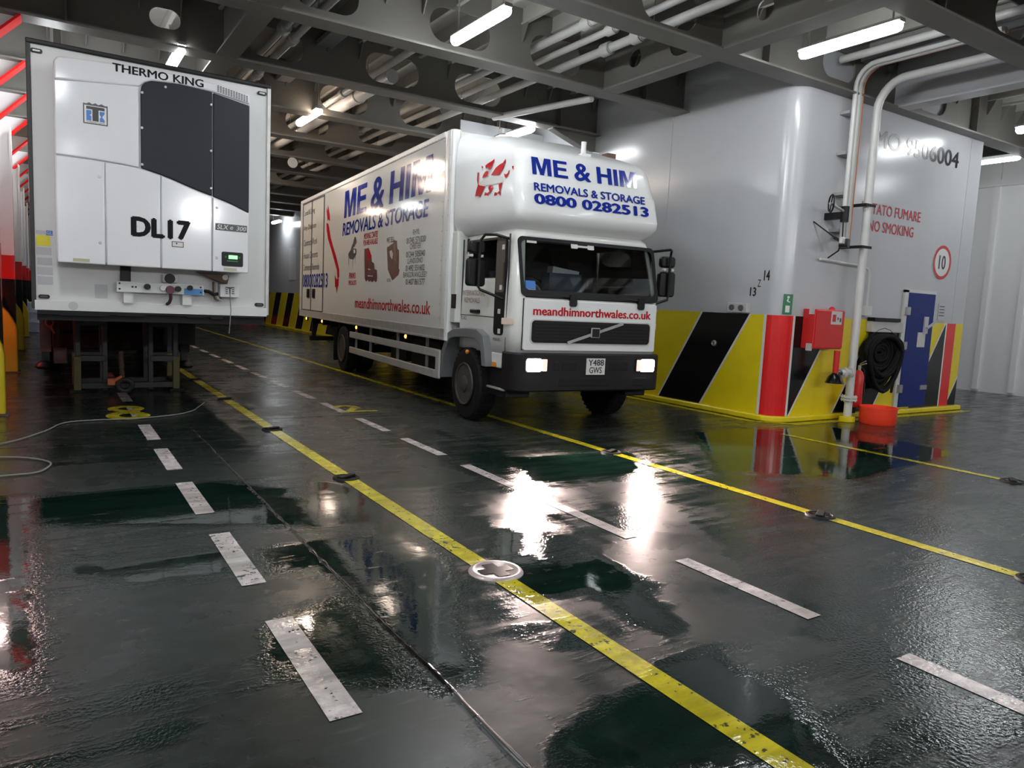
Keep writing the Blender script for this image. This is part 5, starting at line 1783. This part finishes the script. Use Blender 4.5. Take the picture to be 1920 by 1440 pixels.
# red dragon on the fairing side
dr = lambda P: P
DRAG = [
    (0, [(-0.118, 3.228), (-0.129, 3.269), (-0.164, 3.303), (-0.209, 3.313), (-0.256, 3.297), (-0.246, 3.244)]),
    (0, [(-0.237, 3.332), (-0.219, 3.36), (-0.166, 3.354), (-0.148, 3.389), (-0.199, 3.411), (-0.258, 3.425), (-0.302, 3.438), (-0.337, 3.455), (-0.344, 3.425), (-0.312, 3.404), (-0.327, 3.364), (-0.283, 3.325)]),
    (0, [(-0.061, 3.401), (-0.103, 3.376), (-0.089, 3.359), (-0.064, 3.375)]),
    (0, [(-0.329, 3.243), (-0.392, 3.279), (-0.416, 3.326), (-0.486, 3.354), (-0.57, 3.373), (-0.601, 3.418), (-0.633, 3.37), (-0.594, 3.342), (-0.612, 3.305), (-0.58, 3.272), (-0.554, 3.245), (-0.543, 3.218), (-0.426, 3.23)]),
    (0, [(-0.648, 3.226), (-0.699, 3.207), (-0.739, 3.22), (-0.743, 3.25), (-0.766, 3.253), (-0.767, 3.216), (-0.738, 3.165), (-0.696, 3.167), (-0.672, 3.192)]),
    (0, [(-0.8, 3.297), (-0.833, 3.302), (-0.852, 3.247), (-0.816, 3.271)]),
    (0, [(0.025, 3.322), (-0.02, 3.312), (-0.011, 3.277), (-0.026, 3.21), (-0.039, 3.156), (-0.08, 3.138), (-0.229, 3.107), (-0.153, 3.103), (-0.119, 3.062), (-0.092, 3.019), (-0.119, 2.983), (-0.062, 3.002), (0.025, 3.005), (-0.037, 3.021), (0.014, 3.05), (-0.06, 3.025), (-0.102, 3.07), (-0.107, 3.102), (-0.066, 3.12), (-0.052, 3.102), (-0.024, 3.151), (0.014, 3.215)]),
    (0, [(-0.327, 3.106), (-0.401, 3.106), (-0.45, 3.063), (-0.409, 3.036), (-0.381, 3.013), (-0.338, 2.999), (-0.348, 2.975), (-0.286, 2.991), (-0.226, 2.988), (-0.27, 3.003), (-0.244, 3.035), (-0.299, 3.013), (-0.357, 3.032), (-0.315, 3.078)]),
    (0, [(-0.569, 3.102), (-0.66, 3.107), (-0.657, 3.07), (-0.633, 3.023), (-0.63, 2.986), (-0.656, 2.943), (-0.61, 2.969), (-0.573, 2.989), (-0.554, 2.963), (-0.482, 2.961), (-0.524, 2.979), (-0.492, 3.007), (-0.565, 2.993), (-0.606, 3.014), (-0.608, 3.063)]),
    (1, [(-0.044, 3.181), (-0.248, 3.221), (-0.514, 3.219), (-0.652, 3.182), (-0.667, 3.112), (-0.525, 3.111), (-0.259, 3.117), (-0.087, 3.144)])]


def fair_left(y, z):
    """x of the fairing's left skin at (y, z)"""
    zs = [r[0] for r in rings]
    vf = np.interp(z, zs, [r[1] for r in rings])
    yf = np.interp(z, zs, [r[2] for r in rings])
    rr = np.interp(z, zs, [r[3] for r in rings])
    vr = np.interp(z, zs, [r[4] for r in rings])
    if y > yf + rr:
        t = (YR - y) / (YR - yf - rr)
        return vr + (vf - vr) * t
    d = (yf + rr - y) / rr
    return vf + rr - rr * math.sqrt(max(0, 1 - d * d))


b = MB()
for lay, (mi, P) in enumerate(DRAG):
    sub = bmesh.new()
    f = sub.faces.new([sub.verts.new((0, y, z)) for y, z in dr(P)])
    bmesh.ops.triangulate(sub, faces=sub.faces)
    bmesh.ops.subdivide_edges(sub, edges=sub.edges, cuts=2, use_grid_fill=True)
    vm = {}
    for v in sub.verts:
        vm[v] = b.bm.verts.new((fair_left(v.co.y, v.co.z) - 0.006 - (0.003 if mi else 0), v.co.y, v.co.z))
    b.mi = mi
    for f in sub.faces:
        b.face([vm[v] for v in f.verts])
    sub.free()
b.build('red_dragon_emblem', [M_redv, M_printw], fair, smooth=0)
# moulding line, eye, roof vent, antenna base
b = MB()
b.cyl((0.62, 0.35, 3.95), (0.62, 0.35, 4.01), 0.05, 10)
b.build('lifting_eye', M_steel, fair)
b = MB()
b.cyl((1.35, -0.62, 3.58), (1.35, -0.62, 3.78), 0.035, 10).box((1.28, -0.70, 3.585), (1.42, -0.54, 3.62))
b.build('aerial_stub', M_white, fair)
b = MB()
b.box((1.85, -0.45, 3.62), (2.0, -0.3, 3.74))
b.build('roof_lamp', M_rust, fair, smooth=0, bevel=0.01)

# ---- cab shell
YB = 0.46
CABN = 6


def cab_ring(z):
    zs = [0.96, 1.28, 1.68, 1.70, 1.92, 2.44, 2.50, 2.58]
    yf = np.interp(z, zs, [-1.19, -1.21, -1.20, -1.195, -1.14, -1.01, -0.985, -0.90])
    vf = np.interp(z, zs, [0.14, 0.13, 0.14, 0.14, 0.15, 0.20, 0.22, 0.30])
    r = 0.17
    P = [(vf, YB), (vf, 0.30), (vf, -0.60)]
    for k in range(CABN + 1):
        t = PI + PI / 2 * k / CABN
        P.append((vf + r + r * math.cos(t), yf + r + r * math.sin(t)))
    for k in range(CABN + 1):
        t = 1.5 * PI + PI / 2 * k / CABN
        P.append((BW - vf - r + r * math.cos(t), yf + r + r * math.sin(t)))
    P += [(BW - vf, -0.60), (BW - vf, 0.30), (BW - vf, YB)]
    return P


LEV = [0.96, 1.28, 1.69, 1.92, 2.43, 2.50, 2.58]
b = MB()
R_ = [[b.bm.verts.new((x, y, z)) for x, y in cab_ring(z)] for z in LEV]
nn = len(R_[0])
iF = 3 + CABN - 1                      # front opening starts one step before the end of the left arc
for a in range(len(LEV) - 1):
    for i in range(nn):
        j = (i + 1) % nn
        front = i in (3 + CABN - 1, 3 + CABN, 3 + CABN + 1)
        sidew = i in (1, nn - 3)
        if front and LEV[a] >= 1.69 - 1e-6 and LEV[a + 1] <= 2.43 + 1e-6:
            continue
        if sidew and LEV[a] >= 1.92 - 1e-6 and LEV[a + 1] <= 2.43 + 1e-6:
            continue
        if j == 0 and LEV[a] >= 1.92 - 1e-6 and LEV[a + 1] <= 2.43 and False:
            continue
        b.face([R_[a][i], R_[a][j], R_[a + 1][j], R_[a + 1][i]])
b.face(R_[-1])
cab = b.build('cab_shell', M_cream, LR, smooth=35)
so = cab.modifiers.new('thick', 'SOLIDIFY')
so.thickness = 0.03
so.offset = -1
so.material_offset = 1
cab.data.materials.append(M_interior)
# windscreen and its black border
zs_, ze_ = 1.70, 2.44
yw = lambda z: float(np.interp(z, [1.69, 1.92, 2.43], [-1.197, -1.14, -1.012]))
WU = X
WV = Vector((0, yw(2.43) - yw(1.70), 0.73)).normalized()
wl = 0.735 / WV.z
wo = (0.0, yw(1.70) - 0.010, 1.70)
outer = rrect(0.20, 0.0, 2.30, wl, 0.07)
inner = rrect(0.245, 0.085, 2.255, wl - 0.045, 0.07)
b = MB()
b.prism(outer, wo, WU, WV, 0.012, [inner])
b.build('windscreen_seal', M_dark, LR, smooth=30)
b = MB()
b.prism(rrect(0.215, 0.02, 2.285, wl - 0.02, 0.07), (0.0, yw(1.70), 1.70), WU, WV, 0.003)
ws = b.build('windscreen', M_glass, LR, smooth=0)
for (px, a0, a1, m_, nm) in ((0.40, wl - 0.075, wl - 0.045, M_printw, 'tax_sticker'), (0.34, 0.10, 0.20, M_logoblue, 'blue_permit_sticker'), (0.34, 0.03, 0.095, M_printw, 'white_permit_sticker')):
    b = MB()
    b.prism([(px - 0.07, a0), (px + 0.07, a0), (px + 0.07, a1), (px - 0.07, a1)], (0, yw(1.70) - 0.013, 1.70), WU, WV, 0.001)
    b.build(nm, m_, ws, smooth=0)
b = MB()
for s in (1.02, 1.27):
    b.prism(rrect(s - 0.05, wl - 0.10, s + 0.05, wl - 0.03, 0.012), (0, yw(1.70) - 0.016, 1.70), WU, WV, 0.006)
b.prism([(1.05, wl - 0.08), (1.24, wl - 0.08), (1.24, wl - 0.055), (1.05, wl - 0.055)], (0, yw(1.70) - 0.014, 1.70), WU, WV, 0.004)
b.build('toll_tag', M_printw, ws, smooth=0)
# side windows (left one: rear half open, dark quarter glass in front)
for s in (0, 1):
    xs = (lambda v: v) if s == 0 else (lambda v: BW - v)
    b = MB()
    x0 = xs(0.185)
    if s == 1:
        b.box((min(x0, x0 + 0.004), -0.60, 1.92), (max(x0, x0 + 0.004), 0.30, 2.43))
        b.build('side_window', M_glassc, LR, smooth=0)
    else:
        b.bar((0.165, -0.60, 1.93), (0.19, -0.60, 2.43), 0.03).bar((0.165, 0.30, 1.93), (0.19, 0.30, 2.43), 0.03).bar((0.19, 0.30, 2.43), (0.19, -0.60, 2.43), 0.03).bar((0.165, 0.30, 1.92), (0.165, -0.60, 1.92), 0.03)
        b.build('window_frame', M_dark, LR, smooth=0)
    b = MB()
    prof = rrect(-0.90, 1.20, -0.63, 2.41, 0.06)
    if s == 0:
        b.prism([(-p, q) for p, q in prof], (0.152, 0, 0), -Y, Z, 0.03)
    else:
        b.prism(prof, (BW - 0.152, 0, 0), Y, Z, 0.03)
    q = b.build('quarter_window', M_dark, LR, smooth=30)
    b = MB()
    if s == 0:
        b.prism([(-p, z) for p, z in rrect(-0.885, 1.74, -0.645, 2.38, 0.04)], (0.1225, 0, 0), -Y, Z, 0.003)
        b.build('smoked_pane', mat('smoked pane', (0.06, 0.05, 0.045), 0.08, coat=0.5), q, smooth=0)
        for yy, zz in ((-0.83, 2.30), (-0.80, 1.80), (-0.78, 1.50), (-0.80, 1.25)):
            MB().box((0.118, yy - 0.035, zz - 0.03), (0.1215, yy + 0.035, zz + 0.03)).build('small_sticker', M_printw, q, smooth=0)
# door lines, handles, trims
b = MB()
for yy, z0, z1 in ((0.44, 1.30, 2.46), (-0.96, 1.0, 2.46)):
    b.box((0.133, yy - 0.007, z0), (0.15, yy + 0.007, z1))
b.box((0.128, -0.95, 1.415), (0.14, 0.44, 1.425))
b.build('door_seam', M_seam, cab, smooth=0)
b = MB()
b.box((0.09, -0.20, 1.455), (0.135, 0.06, 1.505))
b.build('door_handle', M_dark, cab, smooth=0, bevel=0.012)
b = MB()
b.text('INTERNATIONAL', (0.128, 0.38, 1.69), SU, Z, 0.07, 0.72, depth=0.003)
b.text('REMOVALS', (0.128, 0.32, 1.59), SU, Z, 0.07, 0.50, depth=0.003)
b.build('door_lettering', mat('faded maroon lettering', (0.25, 0.10, 0.09), 0.4), cab, smooth=0)
b = MB()
b.text('FL 612', (0.126, 0.40, 1.355), SU, Z, 0.05, 0.17, bold=0.02, depth=0.003)
b.text('VOLVO', (0.126, -0.63, 1.125), SU, Z, 0.035, 0.2, bold=0.02, depth=0.003)
b.build('badge_lettering', M_greyv, cab, smooth=0)
for s in (0, 1):
    b = MB()
    x0 = 0.13 if s == 0 else BW - 0.13
    b.prism(rrect(-0.10, -0.04, 0.10, 0.04, 0.015), (x0 + (0.0 if s == 0 else 0), -1.03, 1.385), Vector((0.35, -0.94, 0)).normalized() if s == 0 else Vector((0.35, 0.94, 0)).normalized(), Z, 0.02)
    b.build('side_indicator', M_lens, cab, smooth=30)
MB().prism(rrect(-0.05, -0.03, 0.05, 0.03, 0.01), (0.131, -0.70, 0.82), SU, Z, 0.02).build('side_marker', M_amberoff, LR, smooth=30)
# lower door / step skirt
b = MB()
b.box((0.135, -1.0, 0.78), (0.30, -0.42, 0.98)).box((BW - 0.30, -1.0, 0.78), (BW - 0.135, -0.42, 0.98))
b.build('step_skirt', M_cream, LR, smooth=0, bevel=0.02)
for x0 in (0.16, BW - 0.5):
    b = MB()
    b.box((x0, -1.0, 0.42), (x0 + 0.34, -0.42, 0.78))
    b.m(1).box((x0 - 0.03, -0.98, 0.50), (x0 + 0.37, -0.40, 0.53))
    b.build('entry_step', [M_bumper, M_grime], LR, smooth=0, bevel=0.012)
# air intake column behind the cab
for x0 in (0.05, BW - 0.35):
    MB().box((x0, 0.47, 1.30), (x0 + 0.30, 0.655, 2.58)).build('intake_column', M_cream, LR, smooth=0, bevel=0.015)
MB().box((0.044, 0.46, 1.50), (0.06, 0.60, 1.70)).build('intake_vent', M_dark, LR, smooth=0)
# front lid with grille
b = MB()
b.prism(rrect(0.24, 1.04, 2.26, 1.675, 0.03), (0, -1.205, 0), X, Z, 0.035)
lid = b.build('front_lid', M_white, LR, smooth=30, bevel=0.01)
b = MB()
b.prism(rrect(0.325, 1.125, 2.175, 1.43, 0.06), (0, -1.240, 0), X, Z, 0.006)
b.build('grille_surround', M_alu, lid, smooth=30)
b = MB()
b.prism(rrect(0.345, 1.14, 2.155, 1.415, 0.05), (0, -1.2465, 0), X, Z, 0.004)
for k in range(6):
    b.box((0.37, -1.262, 1.168 + k * 0.042), (2.13, -1.25, 1.182 + k * 0.042))
gr = b.build('radiator_grille', M_bumper, lid, smooth=30)
b = MB()
b.bar((0.86, -1.268, 1.145), (1.70, -1.268, 1.41), 0.035, 0.01, up=(0, 1, 0))
b.build('diagonal_bar', M_steel, gr, smooth=0)
b = MB()
b.box((1.20, -1.285, 1.215), (1.335, -1.26, 1.345))
b.build('badge_frame', M_steel, gr, smooth=0, bevel=0.01)
b = MB()
b.box((1.213, -1.2875, 1.228), (1.322, -1.285, 1.332))
b.build('badge', M_bumper, gr, smooth=0)
b = MB()
b.text('meandhimnorthwales.co.uk', (0.36, -1.2405, 1.48), X, Z, 0.105, 1.80, bold=0.03, depth=0.003)
b.build('web_address_lettering', M_redv, lid, smooth=0)
b = MB()
b.box((0.236, -1.21, 1.04), (0.246, -1.19, 1.68)).box((2.254, -1.21, 1.04), (2.264, -1.19, 1.68))
b.build('lid_gap', M_seam, LR, smooth=0)
# wipers
for (x0, x1, z1) in ((0.92, 0.62, 1.90), (1.98, 1.66, 1.88)):
    b = MB()
    b.prism(rrect(x0 - 0.05, 1.60, x0 + 0.05, 1.75, 0.03), (0, -1.22, 0), X, Z, 0.05)
    b.bar((x0, -1.25, 1.72), (x1, -1.19, 1.74), 0.02).bar((x1 - 0.28, -1.20, 1.745), (x1 + 0.28, -1.20, 1.73), 0.015)
    b.build('wiper', M_dark, LR, smooth=30)
# bumper
b = MB()
pr = [(-1.27, 0.52), (-1.30, 0.60), (-1.30, 0.96), (-1.27, 1.00), (-1.0, 1.0), (-1.0, 0.52)]
P = []
for k in range(7):
    t = PI + PI / 2 * k / 6
    P.append((0.12 + 0.16 + 0.16 * math.cos(t), -1.29 + 0.16 + 0.16 * math.sin(t)))
for k in range(7):
    t = 1.5 * PI + PI / 2 * k / 6
    P.append((BW - 0.12 - 0.16 + 0.16 * math.cos(t), -1.29 + 0.16 + 0.16 * math.sin(t)))
P += [(BW - 0.12, -0.90), (0.12, -0.90)]
b.prism(P, (0, 0, 0.53), X, Y, 0.48)
bump = b.build('bumper', M_bumper, LR, smooth=40, bevel=0.02)
for x0, x1, z0, z1 in ((0.66, 0.75, 0.80, 0.90), (0.79, 1.0, 0.80, 0.90), (1.50, 1.70, 0.80, 0.90), (1.72, 1.80, 0.80, 0.90), (0.75, 1.5, 0.60, 0.70), (1.90, 2.12, 0.60, 0.70)):
    MB().box((x0, -1.294, z0), (x1, -1.285, z1)).build('bumper_recess', M_chassis, bump, smooth=0, bevel=0.004)
b = MB()
b.box((1.145, -1.30, 0.745), (1.43, -1.29, 0.955))
pl = b.build('number_plate', M_linew, bump, smooth=0)
b = MB()
b.text('Y488', (1.172, -1.3005, 0.862), X, Z, 0.078, 0.235, bold=0.022, depth=0.001)
b.text('GWS', (1.19, -1.3005, 0.765), X, Z, 0.078, 0.19, bold=0.018, depth=0.001)
b.build('plate_lettering', M_blackv, pl, smooth=0)
for s in (0, 1):
    a, c = (0.27, 0.56) if s == 0 else (BW - 0.56, BW - 0.27)
    b = MB()
    b.prism(rrect(a - 0.02, 0.77, c + 0.02, 0.96, 0.03), (0, -1.285, 0), X, Z, 0.012)
    hl = b.build('headlamp', M_dark, bump, smooth=30)
    a2, c2 = (a + 0.0, c - 0.08) if s == 0 else (a + 0.06, c)
    b = MB()
    b.prism(rrect(a2, 0.785, c2, 0.945, 0.03), (0, -1.297, 0), X, Z, 0.006)
    b.build('lit_lens', M_head, hl, smooth=30)
    b = MB()
    a3, c3 = (c - 0.07, c) if s == 0 else (a, a + 0.05)
    b.prism(rrect(a3, 0.79, c3, 0.94, 0.01), (0, -1.297, 0), X, Z, 0.006)
    b.build('indicator_lens', emit('pale indicator glow', (1.0, 0.50, 0.38), 0.5), hl, smooth=30)
    ld = bpy.data.lights.new('headlamp_beam', 'SPOT')
    ld.energy = 560
    ld.color = (1.0, 0.77, 0.70)
    ld.spot_size = math.radians(85)
    ld.spot_blend = 0.9
    ld.shadow_soft_size = 0.05
    lo = bpy.data.objects.new('headlamp_beam', ld)
    COL.objects.link(lo)
    lo.parent = hl
    lo.location = ((a2 + c2) / 2, -1.34, 0.865)
    lo.rotation_euler = (math.radians(84), 0, math.radians(180))
# wheels
def tyre(x0, y, w=0.28, R=0.49):
    b = MB()
    b.lathe([(0.27, 0.02), (0.40, 0.0), (0.46, 0.012), (R, 0.045), (R, w - 0.045), (0.46, w - 0.012), (0.40, w), (0.27, w - 0.02)], (x0, y, R), 'x', 40)
    for k in range(36):
        a = 2 * PI * k / 36
        for q in (0.07, 0.17):
            c = Vector((x0 + q, y + math.sin(a) * R, R + math.cos(a) * R))
            b.box(c + Vector((-0.045, -0.016, -0.004)), c + Vector((0.045, 0.016, 0.004)), Matrix.Rotation(-a, 3, 'X'))
    t = b.build('wheel', M_rubber, LR, smooth=35)
    out = x0 < 1
    s = -1 if out else 1
    o = (x0 if out else x0 + w, y, R)
    b = MB()
    b.lathe([(0.29, -s * 0.0), (0.285, s * 0.02), (0.265, s * 0.015), (0.25, -s * 0.09), (0.12, -s * 0.10 if not (y > 3) else -s * 0.16), (0.11, s * 0.02 if y < 3 else -s * 0.10), (0.06, s * 0.03 if y < 3 else -s * 0.09), (0, s * 0.03 if y < 3 else -s * 0.09)], o, 'x', 28)
    for k in range(8):
        a = 2 * PI * k / 8
        dx = -s * 0.085
        b.cyl((o[0] + dx, y + 0.19 * math.sin(a), R + 0.19 * math.cos(a)), (o[0] + dx + s * 0.04, y + 0.19 * math.sin(a), R + 0.19 * math.cos(a)), 0.018, 6)
    b.build('rim', M_rim, t)
    return t


tyre(0.03, 0.0)
tyre(BW - 0.31, 0.0)
for x0 in (0.03, 0.35, BW - 0.63, BW - 0.31):
    tyre(x0, 6.48)
# wheel arch of the front wheel
for s in (0, 1):
    b = MB()
    N_ = 14
    prof = []
    pin = [(0.86, 0.48), (0.80, 0.85), (0.62, 1.06), (0.42, 1.10), (0.05, 1.12), (-0.25, 1.12), (-0.40, 1.06), (-0.46, 0.95), (-0.50, 0.78)]
    pout = [(0.90, 0.48), (0.88, 0.88), (0.70, 1.14), (0.46, 1.22), (0.05, 1.25), (-0.30, 1.25), (-0.50, 1.18), (-0.58, 1.02), (-0.62, 0.78)]
    xa, xb = (0.035, 0.32) if s == 0 else (BW - 0.32, BW - 0.035)
    rows = []
    for P in (pin, pout):
        for xx in (xa, xb):
            rows.append([b.bm.verts.new((xx, y, z)) for y, z in P])
    for A, B_ in ((0, 2), (2, 3), (3, 1), (1, 0)):
        for i in range(len(pin) - 1):
            b.face([rows[A][i], rows[A][i + 1], rows[B_][i + 1], rows[B_][i]])
    for i in (0, -1):
        b.face([rows[0][i], rows[2][i], rows[3][i], rows[1][i]])
    b.build('wheel_arch', M_arch, LR, smooth=40, bevel=0.01)
MB().sphere((0.02, -0.08, 0.93), 0.03, 10, 8).build('side_repeater', M_amberoff, LR)
# chassis, tank, side guards, rear gear
b = MB()
for xx in (0.75, 1.75):
    b.box((xx - 0.04, -1.0, 0.60), (xx + 0.04, 10.6, 0.86))
k = 1.2
while k < 10.6:
    b.box((0.25, k - 0.04, 0.86), (BW - 0.25, k + 0.04, BZ0 + 0.01))
    k += 0.8
b.build('chassis_frame', M_chassis, LR, smooth=0)
MB().cyl((0.2, 0.0, 0.49), (BW - 0.2, 0.0, 0.49), 0.06, 12).build('front_axle', M_chassis, LR)
MB().cyl((0.2, 6.48, 0.49), (BW - 0.2, 6.48, 0.49), 0.09, 12).build('rear_axle', M_chassis, LR)
b = MB()
b.prism(rrect(1.35, 0.45, 2.65, 0.95, 0.12), (0.22, 0, 0), Y, Z, 0.5)
b.build('fuel_tank', M_chassis, LR, smooth=40)
b = MB()
b.box((0.3, 3.2, 0.5), (0.7, 4.0, 0.9))
b.build('battery_box', M_bumper, LR, smooth=0, bevel=0.02)
for xx in (0.03, BW - 0.07):
    for z0 in (0.755, 0.44):
        MB().box((xx, 1.02, z0), (xx + 0.04, 5.90, z0 + 0.125)).build('side_guard_rail', M_alu, LR, smooth=0, bevel=0.012)
    MB().box((xx - 0.004, 0.94, 0.44), (xx + 0.045, 1.10, 0.88)).build('side_guard_end', M_alu, LR, smooth=0, bevel=0.03)
    b = MB()
    for yy in (1.6, 3.0, 4.6, 5.6):
        b.box((xx + 0.045, yy - 0.025, 0.46), (xx + 0.08, yy + 0.025, BZ0 + 0.02))
    b.build('guard_posts', M_steel, LR, smooth=0)
b = MB()
b.box((0.0, 7.05, 0.18), (0.66, 7.08, 0.75)).box((BW - 0.66, 7.05, 0.18), (BW, 7.08, 0.75))
b.build('mud_flap', M_rubber, LR, smooth=0)
b = MB()
b.bar((0.16, 9.75, BZ0), (0.16, 9.75, 0.5), 0.10).bar((BW - 0.16, 9.75, BZ0), (BW - 0.16, 9.75, 0.5), 0.10).bar((0.05, 9.75, 0.5), (BW - 0.05, 9.75, 0.5), 0.11)
b.build('underrun_bar', M_chassis, LR, smooth=0, bevel=0.01)
b = MB()
b.box((0.4, 8.3, 0.62), (1.0, 8.9, BZ0))
b.build('tail_lift_unit', M_chassis, LR, smooth=0)
for yy in (10.02, 8.32, 5.38, 2.43):
    b = MB()
    b.box((0.03, yy - 0.06, 0.93), (0.07, yy + 0.06, 1.03))
    lamp = b.build('marker_lamp', M_dark, LR, smooth=0, bevel=0.01)
    MB().sphere((0.028, yy, 0.985), 0.036, 10, 8, (0.6, 1, 0.9)).build('lit_lens', M_amber, lamp)
# mirrors
for s in (0, 1):
    fx = (lambda v: v) if s == 0 else (lambda v: BW - v)
    vo = 0.0
    b = MB()
    ym = 0.0 if s == 0 else -0.22
    vo = 0.0 if s == 0 else 0.07
    arm = [(0.16, -0.92, 2.40), (0.0, -0.85, 2.44), (-0.10, -0.75, 2.44), (-0.13, -0.70, 2.38), (-0.14, -0.68, 2.1), (-0.14, -0.68, 1.80), (-0.12, -0.70, 1.76), (0.14, -0.88, 1.65)]
    b.tube([(fx(x if x > 0.1 else x - vo), y + (ym if x < 0.1 else 0), z) for x, y, z in arm], 0.018, 8)
    mr = b.build('mirror_arm', M_dark, LR)
    for (z0, z1, w, nm) in ((2.21, 2.365, 0.115, 'wide_angle_mirror'), (1.80, 2.15, 0.13, 'main_mirror')):
        b = MB()
        cx = fx(-0.155 - vo)
        ang = (0.12 if s == 0 else -0.12)
        Um = Vector((math.cos(ang), math.sin(ang), 0))
        b.prism(rrect(-w, z0, w, z1, 0.045), (cx, -0.56 + ym, 0), Um, Z, 0.09)
        o = b.build(nm, M_dark, mr, smooth=30, bevel=0.02)
        b = MB()
        b.prism(rrect(-w + 0.02, z0 + 0.02, w - 0.02, z1 - 0.02, 0.03), (cx, -0.553 + ym, 0), -Um, Z, 0.004)
        b.build('mirror_glass', mat('mirror silver', (0.8, 0.8, 0.8), 0.03, metal=1.0, var=0.0), o, smooth=0)
    b = MB()
    for dx in (-0.08, 0.06):
        b.box((fx(-0.155 - vo) + dx - 0.022, -0.66 + ym, 2.165), (fx(-0.155 - vo) + dx + 0.022, -0.60 + ym, 2.195))
    b.build('mirror_clamp', M_printw, mr, smooth=0)
# cab interior
b = MB()
b.box((0.20, -1.12, 1.35), (2.30, -0.72, 1.72)).box((0.18, 0.40, 1.0), (2.32, 0.44, 2.48)).box((0.2, -1.1, 0.99), (2.3, 0.42, 1.03))
b.build('dashboard_and_lining', M_interior, LR, smooth=0, bevel=0.02)
for x0 in (0.40, 1.55):
    b = MB()
    b.box((x0, -0.45, 1.25), (x0 + 0.5, 0.1, 1.42)).box((x0 + 0.02, 0.08, 1.40), (x0 + 0.48, 0.22, 2.05)).box((x0 + 0.12, 0.10, 2.07), (x0 + 0.38, 0.2, 2.27))
    b.build('seat', M_seat, LR, smooth=30, bevel=0.05, seg=3)
b = MB()
c = Vector((0.66, -0.62, 1.78))
b.tube([c + Vector((0.22 * math.cos(k * PI / 12), 0.07 * math.sin(k * PI / 12), 0.20 * math.sin(k * PI / 12))) for k in range(24)], 0.017, 8, closed=True)
b.bar(c + Vector((-0.2, 0, 0)), c + Vector((0.2, 0, 0)), 0.03, 0.02).cyl(c, c + Vector((0, -0.25, -0.2)), 0.03, 8)
b.build('steering_wheel', M_dark, LR)


def on_lorry(v, y, z):
    a = math.radians(4.8)
    return (4.78 + v * math.cos(a) + y * math.sin(a), 8.69 - v * math.sin(a) + y * math.cos(a), z)


BT = thing('blue_crate', 'blue crate with white papers on the lorry dashboard', 'crate', on_lorry(0.98, -0.84, 1.722), -math.radians(4.8))
b = MB()
b.box((-0.24, -0.10, 0), (0.24, 0.10, 0.02)).box((-0.24, -0.10, 0.02), (0.24, -0.085, 0.30)).box((-0.24, 0.085, 0.02), (0.24, 0.10, 0.30)).box((-0.24, -0.085, 0.02), (-0.225, 0.085, 0.30)).box((0.225, -0.085, 0.02), (0.24, 0.085, 0.30))
b.build('crate_body', M_bluebin, BT, smooth=0)
b = MB()
b.box((-0.20, -0.08, 0.04), (0.20, 0.06, 0.36), Matrix.Rotation(0.12, 3, 'Y'))
b.build('paper_stack', M_paper, BT, smooth=0)
b = MB()
prev = None
for k in range(9):
    t = k / 8
    row = [b.bm.verts.new((-0.16 + 0.32 * t, yy, 0.02 + 0.12 * math.sin(PI * min(1, t * 1.3)))) for yy in (-0.08, 0.08)]
    if prev:
        b.face([prev[0], prev[1], row[1], row[0]])
    prev = row
o = b.build('paper_sheet', M_printw, loc=on_lorry(0.52, -0.95, 1.721))
o.rotation_euler = (0, 0, -math.radians(4.8))
sm = o.modifiers.new('t', 'SOLIDIFY')
sm.thickness = 0.004
tag(o, 'curled white paper sheet on the lorry dashboard behind the permit stickers', 'paper')
